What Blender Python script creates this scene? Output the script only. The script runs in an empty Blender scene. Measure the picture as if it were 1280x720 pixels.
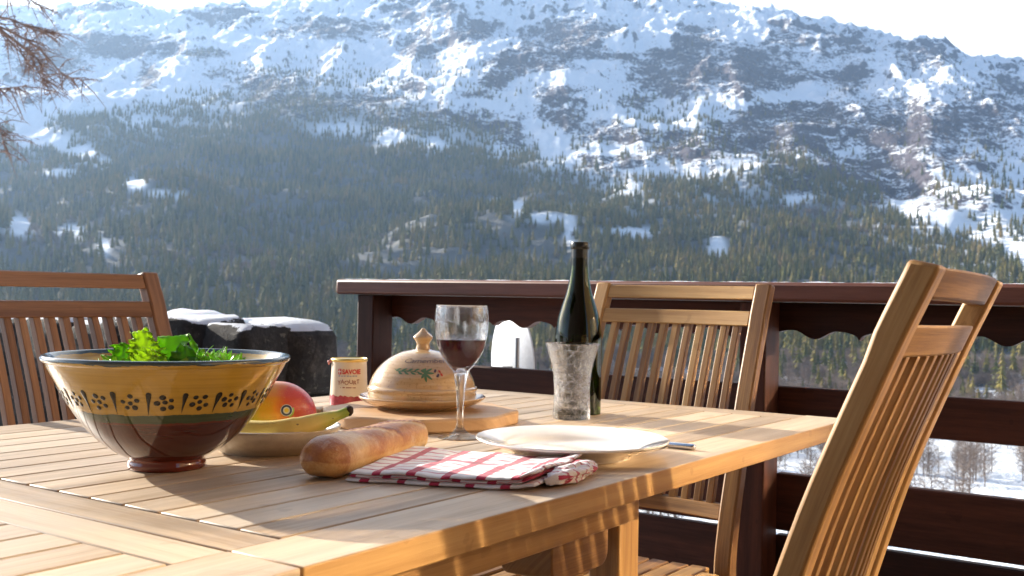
import bpy, math, random
import numpy as np
from mathutils import Vector, Matrix, noise as mnoise
R = math.radians
PI = math.pi
rnd = random.Random(7)
scene = bpy.context.scene
COL = scene.collection

# ------------------------------------------------------------------ camera frame (calibrated from the photograph)
FPX, PITCH, ROLL, AZ = 1319.5, R(0.458), R(1.01), R(35.17)     # focal length in px of a 1280 wide picture
ZC, ZT = 0.955, 0.75                                            # eye height, table top height
SA, CA = math.sin(AZ), math.cos(AZ)
ROTZ = PI/2 - AZ                                                # local x = along table, local y = across table

def xy(u, v, z=0.0):
    return Vector((u*SA - v*CA, u*CA + v*SA, z))

# ------------------------------------------------------------------ scene graph helpers
def tag(o, label=None, cat=None, group=None, kind=None):
    if label: o['label'] = label
    if cat: o['category'] = cat
    if group: o['group'] = group
    if kind: o['kind'] = kind
    return o

def thing(name, label, cat, loc=(0, 0, 0), rotz=0.0, group=None):
    o = bpy.data.objects.new(name, None)
    COL.objects.link(o)
    o.location = loc
    o.rotation_euler = (0, 0, rotz)
    o.empty_display_size = 0.1
    return tag(o, label, cat, group)

def mesh_obj(name, verts, faces, mat, parent=None, smooth=False, sharp=None, bevel=0.0, uvs=None, tones=None, solid=0.0, subsurf=0, matidx=None):
    me = bpy.data.meshes.new(name)
    me.from_pydata([tuple(v) for v in verts], [], faces)
    if uvs is not None:
        uvl = me.uv_layers.new(name='UVMap')
        flat = []
        for f in uvs:
            for c in f: flat += [c[0], c[1]]
        uvl.data.foreach_set('uv', flat)
    if tones is not None:
        at = me.attributes.new('tone', 'FLOAT', 'FACE')
        at.data.foreach_set('value', tones)
    for m in (mat if isinstance(mat, (list, tuple)) else [mat]):
        me.materials.append(m)
    if matidx is not None:
        me.polygons.foreach_set('material_index', matidx)
    if smooth or sharp:
        me.polygons.foreach_set('use_smooth', [True]*len(me.polygons))
    me.update()
    if sharp:
        me.set_sharp_from_angle(angle=R(sharp))
    o = bpy.data.objects.new(name, me)
    COL.objects.link(o)
    if parent: o.parent = parent
    if bevel:
        b = o.modifiers.new('Bevel', 'BEVEL')
        b.width = bevel; b.segments = 2; b.limit_method = 'ANGLE'; b.angle_limit = R(40)
        b.harden_normals = False
        me.polygons.foreach_set('use_smooth', [True]*len(me.polygons))
        me.set_sharp_from_angle(angle=R(30))
    if solid:
        s = o.modifiers.new('Solid', 'SOLIDIFY'); s.thickness = solid; s.offset = 0
    if subsurf:
        s = o.modifiers.new('Sub', 'SUBSURF'); s.levels = subsurf; s.render_levels = subsurf
    return o

class MB:
    """collects shapes, then build() links them as one mesh object"""
    def __init__(s): s.v, s.f, s.uv, s.t = [], [], [], []
    def poly(s, verts, faces, uvf=None, tone=None):
        b = len(s.v)
        s.v += [Vector(p) for p in verts]
        tone = rnd.random() if tone is None else tone
        for f in faces:
            s.f.append([b+i for i in f])
            s.uv.append([uvf(verts[i]) if uvf else (0, 0) for i in f])
            s.t.append(tone)
        return s
    def box(s, c, d, axis=None, M=None, tone=None):
        hx, hy, hz = d[0]/2, d[1]/2, d[2]/2
        P = [Vector((c[0]+a*hx, c[1]+b*hy, c[2]+e*hz)) for a in (-1, 1) for b in (-1, 1) for e in (-1, 1)]
        F = [(0, 1, 3, 2), (4, 6, 7, 5), (0, 4, 5, 1), (2, 3, 7, 6), (0, 2, 6, 4), (1, 5, 7, 3)]
        if axis is None: axis = max(range(3), key=lambda i: d[i])
        o1, o2 = rnd.random()*40, rnd.random()*40
        a2, a3 = [i for i in range(3) if i != axis]
        b = len(s.v)
        s.v += [(M @ p if M else p) for p in P]
        tone = rnd.random() if tone is None else tone
        for f in F:
            s.f.append([b+i for i in f]); s.t.append(tone)
            s.uv.append([(P[i][axis]+o1, P[i][a2]+P[i][a3]+o2) for i in f])
        return s
    def prism(s, poly, lo, hi, plane='yz', tone=None, along=None):
        """extrude a 2-D polygon: plane 'yz' along x, 'xz' along y, 'xy' along z"""
        n = len(poly)
        def mk(p, t):
            if plane == 'yz': return Vector((t, p[0], p[1]))
            if plane == 'xz': return Vector((p[0], t, p[1]))
            return Vector((p[0], p[1], t))
        P = [mk(p, lo) for p in poly] + [mk(p, hi) for p in poly]
        F = [list(range(n))[::-1], list(range(n, 2*n))] + [[i, (i+1) % n, n+(i+1) % n, n+i] for i in range(n)]
        if plane == 'xz': F = [f[::-1] for f in F]
        o1, o2 = rnd.random()*40, rnd.random()*40
        ax = along if along is not None else {'yz': 2, 'xz': 0, 'xy': 0}[plane]
        a2, a3 = [i for i in range(3) if i != ax]
        return s.poly(P, F, lambda p: (p[ax]+o1, p[a2]+p[a3]+o2), tone)
    def strip(s, rings, closed_ends=True, tone=None, ax_len=None):
        """loft through rings of equal vertex count; uv runs along the strip"""
        n = len(rings[0]); P = []; o1, o2 = rnd.random()*40, rnd.random()*40
        L = [0.0]
        for a, b in zip(rings, rings[1:]): L.append(L[-1]+(Vector(b[0])-Vector(a[0])).length)
        per = [0.0]
        for i in range(n): per.append(per[-1]+(Vector(rings[0][(i+1) % n])-Vector(rings[0][i])).length)
        b = len(s.v)
        for r in rings: s.v += [Vector(p) for p in r]
        tone = rnd.random() if tone is None else tone
        for k in range(len(rings)-1):
            for i in range(n):
                j = (i+1) % n
                s.f.append([b+k*n+i, b+k*n+j, b+(k+1)*n+j, b+(k+1)*n+i])
                s.uv.append([(L[k]+o1, per[i]+o2), (L[k]+o1, per[i+1]+o2), (L[k+1]+o1, per[i+1]+o2), (L[k+1]+o1, per[i]+o2)])
                s.t.append(tone)
        if closed_ends:
            s.f.append([b+i for i in range(n)][::-1]); s.uv.append([(o1, o2+i*.004) for i in range(n)]); s.t.append(tone)
            e = b+(len(rings)-1)*n
            s.f.append([e+i for i in range(n)]); s.uv.append([(o1, o2+i*.004) for i in range(n)]); s.t.append(tone)
        return s
    def tube(s, pts, rad, seg=8, tone=None):
        pts = [Vector(p) for p in pts]
        if not isinstance(rad, (list, tuple)): rad = [rad]*len(pts)
        rings = []
        up = Vector((0.0, 0.0, 1.0)); prev = None
        for i, p in enumerate(pts):
            d = (pts[min(i+1, len(pts)-1)]-pts[max(i-1, 0)]).normalized()
            if prev is None:
                a = d.cross(up if abs(d.z) < .9 else Vector((1, 0, 0))).normalized()
            else:
                a = (prev - d*prev.dot(d)).normalized()
            prev = a; c = d.cross(a)
            rings.append([p + (a*math.cos(2*PI*k/seg)+c*math.sin(2*PI*k/seg))*rad[i] for k in range(seg)])
        return s.strip(rings, True, tone)
    def lathe(s, prof, seg=64, c=(0, 0, 0), tone=None, start=0.0, sweep=2*PI):
        rings = []
        b = len(s.v); n = seg; m = len(prof)
        full = abs(sweep-2*PI) < 1e-6
        idx = []
        for (r, z) in prof:
            if r < 1e-6:
                s.v.append(Vector((c[0], c[1], c[2]+z))); idx.append([len(s.v)-1]*n)
            else:
                row = []
                for k in range(n):
                    a = start+sweep*k/n
                    s.v.append(Vector((c[0]+r*math.cos(a), c[1]+r*math.sin(a), c[2]+z))); row.append(len(s.v)-1)
                idx.append(row)
        tone = rnd.random() if tone is None else tone
        for k in range(m-1):
            for i in range(n):
                j = (i+1) % n
                f = [idx[k][i], idx[k][j], idx[k+1][j], idx[k+1][i]]
                g = []
                for q in f:
                    if q not in g: g.append(q)
                if len(g) > 2:
                    s.f.append(g); s.uv.append([(0, 0)]*len(g)); s.t.append(tone)
        return s
    def build(s, name, mat, parent=None, **k):
        return mesh_obj(name, s.v, s.f, mat, parent, uvs=s.uv, tones=s.t, **k)

def spline(pts, n):
    """Catmull-Rom through 2-D/3-D points"""
    pts = [Vector(p) for p in pts]
    P = [pts[0]*2-pts[1]] + pts + [pts[-1]*2-pts[-2]]
    out = []
    for i in range(1, len(P)-2):
        for k in range(n):
            t = k/n
            out.append(0.5*((2*P[i])+(-P[i-1]+P[i+1])*t+(2*P[i-1]-5*P[i]+4*P[i+1]-P[i+2])*t*t+(-P[i-1]+3*P[i]-3*P[i+1]+P[i+2])*t**3))
    out.append(P[-2])
    return out

def prof2(pts, n=5):
    return [(max(p.x, 0.0), p.y) for p in spline([(a, b, 0) for a, b in pts], n)]

# ------------------------------------------------------------------ materials
class NT:
    def __init__(s, name):
        s.m = bpy.data.materials.new(name); s.m.use_nodes = True
        s.t = s.m.node_tree; s.n = s.t.nodes; s.l = s.t.links
        s.b = s.n['Principled BSDF']; s.out = s.n['Material Output']
    def new(s, k, **kw):
        n = s.n.new(k)
        for a, b in kw.items(): setattr(n, a, b)
        return n
    def link(s, a, b): s.l.new(a, b)
    def set(s, **kw):
        for k, v in kw.items():
            i = s.b.inputs[k.replace('_', ' ')]
            i.default_value = (v if not isinstance(v, tuple) else (v+(1,) if len(v) == 3 else v))
        return s
    def noise(s, scale, detail=4, rough=.55, vec=None, w=None):
        n = s.new('ShaderNodeTexNoise'); n.inputs['Scale'].default_value = scale
        n.inputs['Detail'].default_value = detail; n.inputs['Roughness'].default_value = rough
        if vec is not None: s.link(vec, n.inputs['Vector'])
        return n.outputs['Fac']
    def mapping(s, vec, scale=(1, 1, 1), loc=(0, 0, 0), rot=(0, 0, 0)):
        n = s.new('ShaderNodeMapping'); n.inputs['Scale'].default_value = scale
        n.inputs['Location'].default_value = loc; n.inputs['Rotation'].default_value = rot
        s.link(vec, n.inputs['Vector']); return n.outputs['Vector']
    def ramp(s, fac, stops, interp='LINEAR'):
        n = s.new('ShaderNodeValToRGB'); n.color_ramp.interpolation = interp
        cr = n.color_ramp
        while len(cr.elements) > 1: cr.elements.remove(cr.elements[-1])
        cr.elements[0].position = stops[0][0]; cr.elements[0].color = tuple(stops[0][1])+(1,)
        for p, c in stops[1:]:
            e = cr.elements.new(p); e.color = tuple(c)+(1,)
        s.link(fac, n.inputs['Fac']); return n.outputs['Color']
    def math(s, op, a, b=None, clamp=False):
        n = s.new('ShaderNodeMath', operation=op, use_clamp=clamp)
        for i, q in enumerate((a, b)):
            if q is None: continue
            if isinstance(q, (int, float)): n.inputs[i].default_value = q
            else: s.link(q, n.inputs[i])
        return n.outputs[0]
    def mix(s, fac, a, b, mode='MIX'):
        n = s.new('ShaderNodeMix', data_type='RGBA', blend_type=mode)
        for i, q in ((0, fac), (6, a), (7, b)):
            if isinstance(q, (int, float)): n.inputs[i].default_value = q
            elif isinstance(q, tuple): n.inputs[i].default_value = q+(1,) if len(q) == 3 else q
            else: s.link(q, n.inputs[i])
        return n.outputs[2]
    def attr(s, name): 
        n = s.new('ShaderNodeAttribute', attribute_name=name); return n.outputs['Fac']
    def coord(s, k='Object'): return s.new('ShaderNodeTexCoord').outputs[k]
    def bump(s, h, strength=.3, dist=.001, nrm=None):
        n = s.new('ShaderNodeBump'); n.inputs['Strength'].default_value = strength; n.inputs['Distance'].default_value = dist
        s.link(h, n.inputs['Height'])
        if nrm is not None: s.link(nrm, n.inputs['Normal'])
        s.link(n.outputs['Normal'], s.b.inputs['Normal']); return n.outputs['Normal']
    def base(s, c): s.link(c, s.b.inputs['Base Color']); return s

def plain(name, col, rough=.5, metal=0.0, spec=.5, **kw):
    n = NT(name); n.set(Base_Color=col, Roughness=rough, Metallic=metal, Specular_IOR_Level=spec)
    n.set(**kw)
    v = n.noise(60, 3, vec=n.coord())
    n.base(n.ramp(v, [(0.2, tuple(c*.88 for c in col)), (.8, tuple(min(1, c*1.1) for c in col))]))
    return n.m

def wood(name, light, mid, dark, rough=.55, streak=70, coat=0.0, bump=.25, tonevar=.35, knots=True, weather=0.0, spec=.35):
    n = NT(name)
    uv = n.coord('UV')
    a = n.noise(1.0, 5, .6, n.mapping(uv, (3.0, streak, 1)))
    b = n.noise(1.0, 3, .5, n.mapping(uv, (1.1, streak*.28, 1), (3, 7, 0)))
    f = n.noise(1.0, 6, .7, n.mapping(uv, (14.0, streak*5, 1), (9, 1, 0)))
    t = n.attr('tone')
    s1 = n.math('ADD', n.math('MULTIPLY', a, .55), n.math('MULTIPLY', b, .45))
    s2 = n.math('ADD', s1, n.math('MULTIPLY', n.math('SUBTRACT', f, .5), .35))
    s3 = n.math('ADD', s2, n.math('MULTIPLY', n.math('SUBTRACT', t, .5), tonevar))
    c = n.ramp(s3, [(.30, dark), (.5, mid), (.69, light)])
    if weather:
        wz = n.noise(1.0, 5, .65, n.mapping(n.coord(), (5, 16, 5)))
        wm = n.math('MULTIPLY', n.ramp(wz, [(.42, (0, 0, 0)), (.66, (1, 1, 1))]), weather)
        c = n.mix(wm, c, n.mix(.5, c, (.40, .36, .32)))
        rg_ = n.noise(1.0, 3, .5, n.mapping(uv, (6, streak*9, 1), (4, 2, 0)))
        c = n.mix(n.math('MULTIPLY', n.math('GREATER_THAN', rg_, .64), .45), c, dark)
    # scattered small stains
    st = n.noise(22, 2, .5, n.coord())
    c = n.mix(n.math('MULTIPLY', n.math('GREATER_THAN', st, .68), .25), c, dark)
    n.base(c)
    n.set(Roughness=rough, Specular_IOR_Level=spec, Coat_Weight=coat)
    n.b.inputs['Coat Roughness'].default_value = .25
    n.bump(n.math('ADD', f, a), bump, .0008)
    return n.m

M_TOP = wood('weathered_teak_top', (.63, .50, .355), (.52, .39, .26), (.31, .215, .13), rough=.5, streak=60, tonevar=.3, weather=.55)
M_EDGE = wood('oiled_teak_edge', (.50, .31, .125), (.40, .225, .080), (.23, .115, .042), rough=.45, streak=90)
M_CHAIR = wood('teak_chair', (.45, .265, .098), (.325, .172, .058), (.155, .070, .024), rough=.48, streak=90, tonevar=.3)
M_CHAIR2 = wood('teak_chair_shaded', (.36, .20, .105), (.27, .14, .072), (.15, .070, .036), rough=.5, streak=90, tonevar=.3)  # darker copy of the chair teak; the left chair's shade is in this colour
M_RAIL = wood('dark_stained_wood', (.105, .034, .018), (.058, .020, .012), (.026, .010, .007), rough=.6, streak=40, coat=.0, spec=.18, tonevar=.3)
M_DECK = wood('deck_boards', (.12, .075, .045), (.08, .05, .03), (.045, .028, .018), rough=.7, streak=40)
M_BOARD = wood('pale_beech', (.62, .42, .24), (.54, .34, .18), (.42, .25, .12), rough=.5, streak=60, tonevar=.2)
M_FACADE = wood('facade_boards', (.55, .36, .18), (.45, .27, .12), (.3, .17, .07), rough=.6, streak=30)

# ------------------------------------------------------------------ world, sun, camera
SUN_AZ, SUN_EL = R(-53.5), R(19.5)
w = bpy.data.worlds.new('World'); scene.world = w; w.use_nodes = True
nt = w.node_tree; bg = nt.nodes['Background']
sky = nt.nodes.new('ShaderNodeTexSky'); sky.sky_type = 'NISHITA'; sky.sun_disc = False
sky.sun_elevation = SUN_EL; sky.sun_rotation = SUN_AZ
sky.altitude = 1500; sky.air_density = 1.0; sky.dust_density = 6.0; sky.ozone_density = 1.0
bg.inputs[1].default_value = 0.085
# white veil added to brighten the sky over the mountain, broken up like cloud
tc = nt.nodes.new('ShaderNodeTexCoord'); nrm_ = nt.nodes.new('ShaderNodeVectorMath'); nrm_.operation = 'NORMALIZE'; nt.links.new(tc.outputs['Generated'], nrm_.inputs[0])
dt = nt.nodes.new('ShaderNodeVectorMath'); dt.operation = 'DOT_PRODUCT'; dt.inputs[1].default_value = (.10, .965, .24); nt.links.new(nrm_.outputs[0], dt.inputs[0])
mr = nt.nodes.new('ShaderNodeMapRange'); mr.interpolation_type = 'SMOOTHSTEP'; mr.inputs['From Min'].default_value = .72; mr.inputs['From Max'].default_value = .93; nt.links.new(dt.outputs['Value'], mr.inputs['Value'])
mpn = nt.nodes.new('ShaderNodeMapping'); mpn.inputs['Scale'].default_value = (2.2, 2.2, 9); nt.links.new(nrm_.outputs[0], mpn.inputs[0])
cn = nt.nodes.new('ShaderNodeTexNoise'); cn.inputs['Scale'].default_value = 1.6; cn.inputs['Detail'].default_value = 5; nt.links.new(mpn.outputs[0], cn.inputs['Vector'])
cm = nt.nodes.new('ShaderNodeMapRange'); cm.inputs['From Min'].default_value = .2; cm.inputs['From Max'].default_value = .55; cm.inputs['To Min'].default_value = .55; nt.links.new(cn.outputs['Fac'], cm.inputs['Value'])
mu = nt.nodes.new('ShaderNodeMath'); mu.operation = 'MULTIPLY'; nt.links.new(mr.outputs[0], mu.inputs[0]); nt.links.new(cm.outputs[0], mu.inputs[1])
mxs = nt.nodes.new('ShaderNodeMix'); mxs.data_type = 'RGBA'; nt.links.new(mu.outputs[0], mxs.inputs[0]); nt.links.new(sky.outputs[0], mxs.inputs[6]); mxs.inputs[7].default_value = (7.2, 7.2, 7.1, 1)
nt.links.new(mxs.outputs[2], bg.inputs[0])
sl = bpy.data.lights.new('sun', 'SUN'); sl.energy = 5.0; sl.angle = R(0.53); sl.color = (1.0, .93, .82)
so = bpy.data.objects.new('sun', sl); COL.objects.link(so)
sdir = Vector((math.sin(SUN_AZ)*math.cos(SUN_EL), math.cos(SUN_AZ)*math.cos(SUN_EL), math.sin(SUN_EL)))
so.rotation_euler = sdir.to_track_quat('Z', 'Y').to_euler(); so.location = sdir*30

cam = bpy.data.cameras.new('camera'); co = bpy.data.objects.new('camera', cam); COL.objects.link(co)
cam.sensor_width = 36; cam.lens = 36*FPX/1280; cam.clip_start = .05; cam.clip_end = 60000
cam.dof.use_dof = True; cam.dof.focus_distance = 1.45; cam.dof.aperture_fstop = 15
cp, sp = math.cos(-PITCH), math.sin(-PITCH)
M1 = Matrix(((1, 0, 0), (0, -sp, -cp), (0, cp, -sp)))
cr_, sr_ = math.cos(ROLL), math.sin(ROLL)
MW = Matrix(((cr_, -sr_, 0), (sr_, cr_, 0), (0, 0, 1))) @ M1      # world -> (right, down, forward)
rows = Matrix((MW[0], -MW[1], -MW[2]))
co.matrix_world = Matrix.Translation((0, 0, ZC)) @ rows.transposed().to_4x4()
scene.camera = co
scene.view_settings.view_transform = 'Standard'; scene.view_settings.look = 'None'
scene.view_settings.exposure = 1.45; scene.view_settings.gamma = 1.0
cy = scene.cycles
cy.max_bounces = 12; cy.transparent_max_bounces = 16; cy.transmission_bounces = 10; cy.glossy_bounces = 6; cy.volume_bounces = 1
cy.use_denoising = True; cy.sample_clamp_indirect = 12
cy.caustics_reflective = True; cy.caustics_refractive = True
cy.blur_glossy = 0.0
cy.use_guiding = True; cy.use_surface_guiding = True; cy.use_volume_guiding = False; cy.guiding_training_samples = 64

# ================================================================== TERRACE
def groove_slats(mb, u0, u1, v0, v1, gap=.0035, pitch=.054):
    n = max(1, round((v1-v0)/pitch)); w_ = (v1-v0)/n
    for i in range(n):
        mb.box(((u0+u1)/2, v0+w_*(i+.5), ZT-.0105), (u1-u0-.002, w_-gap, .021), axis=0)

table = thing('dining_table', 'long slatted teak dining table laid for lunch on the terrace, made of two leaves', 'table', (0, 0, 0), ROTZ)
V0, V1, TH = .580, 1.515, .028
def leaf(u0, u1, endfirst):
    fr = MB()
    sw = .082
    # side rails run the whole leaf; end rails between them
    for (va, vb) in ((V0, V0+sw), (V1-sw, V1)):
        fr.box(((u0+u1)/2, (va+vb)/2, ZT-TH/2), (u1-u0, vb-va, TH), axis=0)
    ew = .0525
    for (ua, ub) in ((u0, u0+(ew if endfirst else .068)), (u1-(.068 if endfirst else ew), u1)):
        fr.box(((ua+ub)/2, (V0+V1)/2, ZT-TH/2-.0003), (ub-ua, V1-V0-2*sw-.0015, TH-.0006), axis=1)
    fr.build('leaf_frame', [M_TOP, M_EDGE], table, bevel=.0016)
    o = table.children[-1]
    me = o.data
    # the upper faces are sun-bleached, the edges keep their oil
    for p in me.polygons:
        p.material_index = 0 if p.normal.z > .5 else 1
    a = u0+(ew if endfirst else .068)+.002; b = u1-(.068 if endfirst else ew)-.002
    s = MB(); groove_slats(s, a, b, V0+sw+.001, V1-sw-.001)
    s.build('slat_panel', M_TOP, table, bevel=.0012)
    bt = MB()
    for q in (.2, .5, .8):
        bt.box((a+(b-a)*q, (V0+V1)/2, ZT-.0345), (.05, V1-V0-2*sw-.01, .022), axis=1)
    bt.build('batten', M_EDGE, table)
US = .5575
leaf(US+.0012, 1.867, True)
leaf(-.78, US-.0012, False)
ap = MB()
ap.box(((.03+1.25)/2-.17, V0+.032, ZT-TH-.0155), (1.25-.03+.34-.25, .022, .031), axis=0)
ap.build('apron', M_EDGE, table, bevel=.001)
ap = MB(); ap.box(((.03+1.25)/2-.17, V1-.032, ZT-TH-.0155), (1.22, .022, .031), axis=0); ap.build('apron', M_EDGE, table, bevel=.001)
# cross support block with a rounded lower corner, seen end-on under the edge
blk = MB()
rr = .018
pz0, pz1 = .640, ZT-TH-.001
def roundrect(x0, x1, z0, z1, r=rr, both=True):
    P = [(x0, z1), (x0, z0+r)] + [(x0+r-r*math.cos(a), z0+r-r*math.sin(a)) for a in (R(22), R(45), R(68))] + [(x0+r, z0)]
    P += [(x1-r, z0)] + [(x1-r+r*math.sin(a), z0+r-r*math.cos(a)) for a in (R(22), R(45), R(68))] + [(x1, z0+r), (x1, z1)]
    return P
blk.prism(roundrect(.972, 1.095, pz0, pz1), V0+.045, V0+.115, 'xz')
blk.build('support_block', M_EDGE, table, bevel=.002)
bm_ = MB(); bm_.box((1.03, (V0+V1)/2+.04, pz1-.05), (.05, V1-V0-.26, .07), axis=1); bm_.build('cross_beam', M_EDGE, table, bevel=.002)
for (lu, lv) in ((1.185, V0+.088), (1.185, V1-.088), (-.45, V0+.088), (-.45, V1-.088)):
    lg = MB(); lg.box((lu, lv, (ZT-TH)/2-.001), (.052, .044, ZT-TH-.002), axis=2)
    lg.build('leg', M_EDGE, table, bevel=.003)

# ---------------------------------------------------------------- chairs
CH_W = .41
BACK = [(-.045, 0), (-.016, .2), (0, .42), (-.012, .52), (-.04, .62), (-.084, .76), (-.14, .9), (-.178, .985)]   # rear face (y, z)
BK = [Vector((a, b, 0)) for a, b in BACK]
BKS = spline([(a, b, 0) for a, b in BACK], 5)
def back_y(z):
    for p, q in zip(BKS, BKS[1:]):
        if p.y <= z <= q.y:
            return p.x+(q.x-p.x)*(z-p.y)/max(1e-6, q.y-p.y)
    return BKS[-1].x
def bow(x, half):            # the rails and slats curve back at the middle
    return -.016*(1-(x/half)**2)
def make_chair(label, group, mat, loc, rotz, tilt=0.0):
    t = thing('teak_chair', label, 'chair', loc, rotz, group)
    t.rotation_euler[1] = tilt
    hw = CH_W/2; pw = .034; dp = .027
    for s in (-1, 1):
        m = MB()
        prof_b = [(p.x, p.y) for p in BKS]
        dpt = [dp+.009*max(0, 1-abs(p.y-.42)/.3) for p in BKS]
        prof_f = [(p.x+d, p.y+.006*(p.y > .9)) for p, d in zip(BKS, dpt)]
        x0 = s*hw-(pw if s > 0 else 0)
        poly_ = prof_b + prof_f[::-1]
        # lofted as quads so that it shades well
        rings = []
        for b_, f_ in zip(prof_b, prof_f):
            rings.append([(x0, b_[0], b_[1]), (x0+pw, b_[0], b_[1]), (x0+pw, f_[0], f_[1]), (x0, f_[0], f_[1])])
        m.strip(rings)
        m.build('back_post', mat, t, bevel=.004)
        fl = MB(); fl.box((s*(hw-.02), .405, .21), (.036, .036, .42), axis=2); fl.build('front_leg', mat, t, bevel=.004)
        sr = MB(); sr.box((s*(hw-.02), .215, .397), (.026, .342, .045), axis=1); sr.build('seat_rail', mat, t, bevel=.003)
    ih = hw-pw
    def rail(z0, z1, th, name, bowed=True):
        m = MB(); rings = []; N = 12
        for i in range(N+1):
            x = -ih+2*ih*i/N
            bb = bow(x, ih) if bowed else 0
            ya, yb = back_y(z0)+bb, back_y(z1)+bb
            o_ = .005
            rings.append([(x, ya+o_, z0), (x, ya+o_+th, z0), (x, yb+o_+th, z1), (x, yb+o_, z1)])
        m.strip(rings); m.build(name, mat, t, bevel=.0025)
    rail(.957, .985, .021, 'top_rail'); rail(.903, .933, .021, 'middle_rail'); rail(.532, .560, .021, 'lower_rail')
    n = 11
    sl_ = MB()
    for i in range(n):
        x = -ih+2*ih*(i+1)/(n+1)
        rings = []
        for k in range(9):
            z = .5595+(.9035-.5595)*k/8
            y = back_y(z)+bow(x, ih)+.006
            hw_ = .0068
            rings.append([(x-hw_, y, z), (x+hw_, y, z), (x+hw_, y+.017, z), (x-hw_, y+.017, z)])
        sl_.strip(rings)
    sl_.build('backrest_slats', mat, t, bevel=.0012)
    fr = MB()
    fr.box((0, .045, .397), (CH_W-.07, .024, .045), axis=0); fr.box((0, .405, .397), (CH_W-.08, .024, .045), axis=0)
    fr.build('seat_frame', mat, t, bevel=.002)
    st = MB(); N = 9; w_ = (CH_W-.02)/N
    for i in range(N):
        x = -(CH_W-.02)/2+w_*(i+.5)
        dip = -.006*(1-(x/hw)**2)
        lo = .048 if abs(x) > hw-.06 else .0
        st.box((x, (lo+.44)/2, .431+dip), (w_-.006, .44-lo, .018), axis=1)
    st.build('seat', mat, t, bevel=.003)
    sb = MB(); sb.box((0, .21, .22), (CH_W-.05, .022, .03), axis=0); sb.build('stretcher', mat, t, bevel=.002)
    return t
GC = 'teak garden chairs round the table'
make_chair('teak slatted chair at the table end, behind the bottle and before the railing', GC, M_CHAIR, xy(1.905, 1.01), ROTZ+PI/2)
make_chair('nearest teak chair, seen edge-on at right with its sunlit back rails', GC, M_CHAIR, xy(1.126, .408), R(58.1), R(.9))
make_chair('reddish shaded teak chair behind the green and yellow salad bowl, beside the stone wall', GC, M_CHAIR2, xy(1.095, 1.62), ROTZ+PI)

# ---------------------------------------------------------------- railing
rail = thing('balcony_railing', 'dark brown stained wooden balcony railing with a scalloped valance under its handrail', 'railing', (0, 0, 0), ROTZ)
RV0, RV1 = -1.9, 2.327
M_CAP = wood('red_brown_handrail', (.17, .060, .036), (.11, .036, .022), (.06, .02, .013), rough=.5, streak=50)
def rbox(name, c, d, axis=None, bevel=.004, mat=M_RAIL):
    m = MB(); m.box(c, d, axis); return m.build(name, mat, rail, bevel=bevel)
rbox('handrail', (2.43, (RV0+RV1)/2, .976), (.15, RV1-RV0, .046), 1, .008, M_CAP)
UB = 2.478   # middle of the boards
def scallop(v):
    p = (v-.855)/.21; p = abs(p-round(p))
    if p < .25: return .876-.010*math.cos(4*PI*p)
    q = min(1, (p-.25)/.25); return .886-.020*(1-math.sqrt(max(0, 1-q*q)))
def valance(va, vb):
    m = MB(); N = int((vb-va)/.005)
    poly_ = [(va+(vb-va)*i/N, scallop(va+(vb-va)*i/N)) for i in range(N+1)]
    P = []; F = []; T = .028
    for (v, z) in poly_:
        P += [(UB-T/2, v, z), (UB-T/2, v, .9525), (UB+T/2, v, .9525), (UB+T/2, v, z)]
    n = len(poly_)
    for i in range(n-1):
        a = 4*i; b = a+4
        for k in range(4):
            j = (k+1) % 4
            F.append([a+k, a+j, b+j, b+k][::-1])
    F.append([0, 1, 2, 3][::-1]); e = 4*(n-1); F.append([e, e+1, e+2, e+3])
    m.poly(P, F, lambda p: (p[1], p[2]+p[0]))
    m.build('scalloped_valance', M_RAIL, rail)
posts = [2.222, .975, -.27, -1.5]
for pv in posts:
    rbox('post', (2.422, pv, .475), (.09, .066, .955), 2)
edges = [(posts[i+1]+.030, posts[i]-.030) for i in range(3)]
for (a, b) in edges:
    valance(a, b)
    for (z0, z1) in ((.655, .75), (.402, .540), (.262, .391), (.10, .251)):
        rbox('board', (UB, (a+b)/2, (z0+z1)/2), (.028, b-a, z1-z0), 1)

# frost lying on the handrail
fm = NT('frost_snow'); fm.set(Base_Color=(.82, .85, .9), Roughness=.6, Subsurface_Weight=.3)
fm.bump(fm.noise(400, 4, vec=fm.coord()), .6, .002)
M_FROST = fm.m
m = MB(); P = []; F = []
N = 600
for i in range(N+1):
    v = RV0+(RV1-RV0)*i/N
    h = max(0.0002, .0022*(.5+mnoise.noise(Vector((v*14, 0, 0)))+.5*mnoise.noise(Vector((v*60, 3, 0)))))
    ue = 2.385+.012*mnoise.noise(Vector((v*9, 5, 0)))
    P += [(ue, v, .9992), (ue+.02, v, .9992+h), (2.47, v, .9992+h*.8), (2.498, v, .9992)]
for i in range(N):
    a = 4*i; b = a+4
    for k in range(3): F.append([a+k, b+k, b+k+1, a+k+1])
m.poly(P, F)
o = m.build('frost', M_FROST, None, smooth=True)
o.rotation_euler = (0, 0, ROTZ)
tag(o, 'thin white frost lying along the top of the dark handrail', 'frost', kind='stuff')

# ---------------------------------------------------------------- deck and the house platform
d = MB()
for i in range(64):
    v = -3.4+i*.143
    d.box((-.3, v, -.014), (5.8, .137, .028), axis=0)
o = d.build('terrace', M_DECK, None); o.rotation_euler = (0, 0, ROTZ); tag(o, kind='structure')
d = MB(); d.box((-.3, 1.1, -1.6), (5.8, 9.1, 3.14)); o = d.build('terrace_base', plain('concrete', (.3, .29, .28), .9)); o.rotation_euler = (0, 0, ROTZ); o.location = (0, 0, 0); tag(o, kind='structure')

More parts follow.
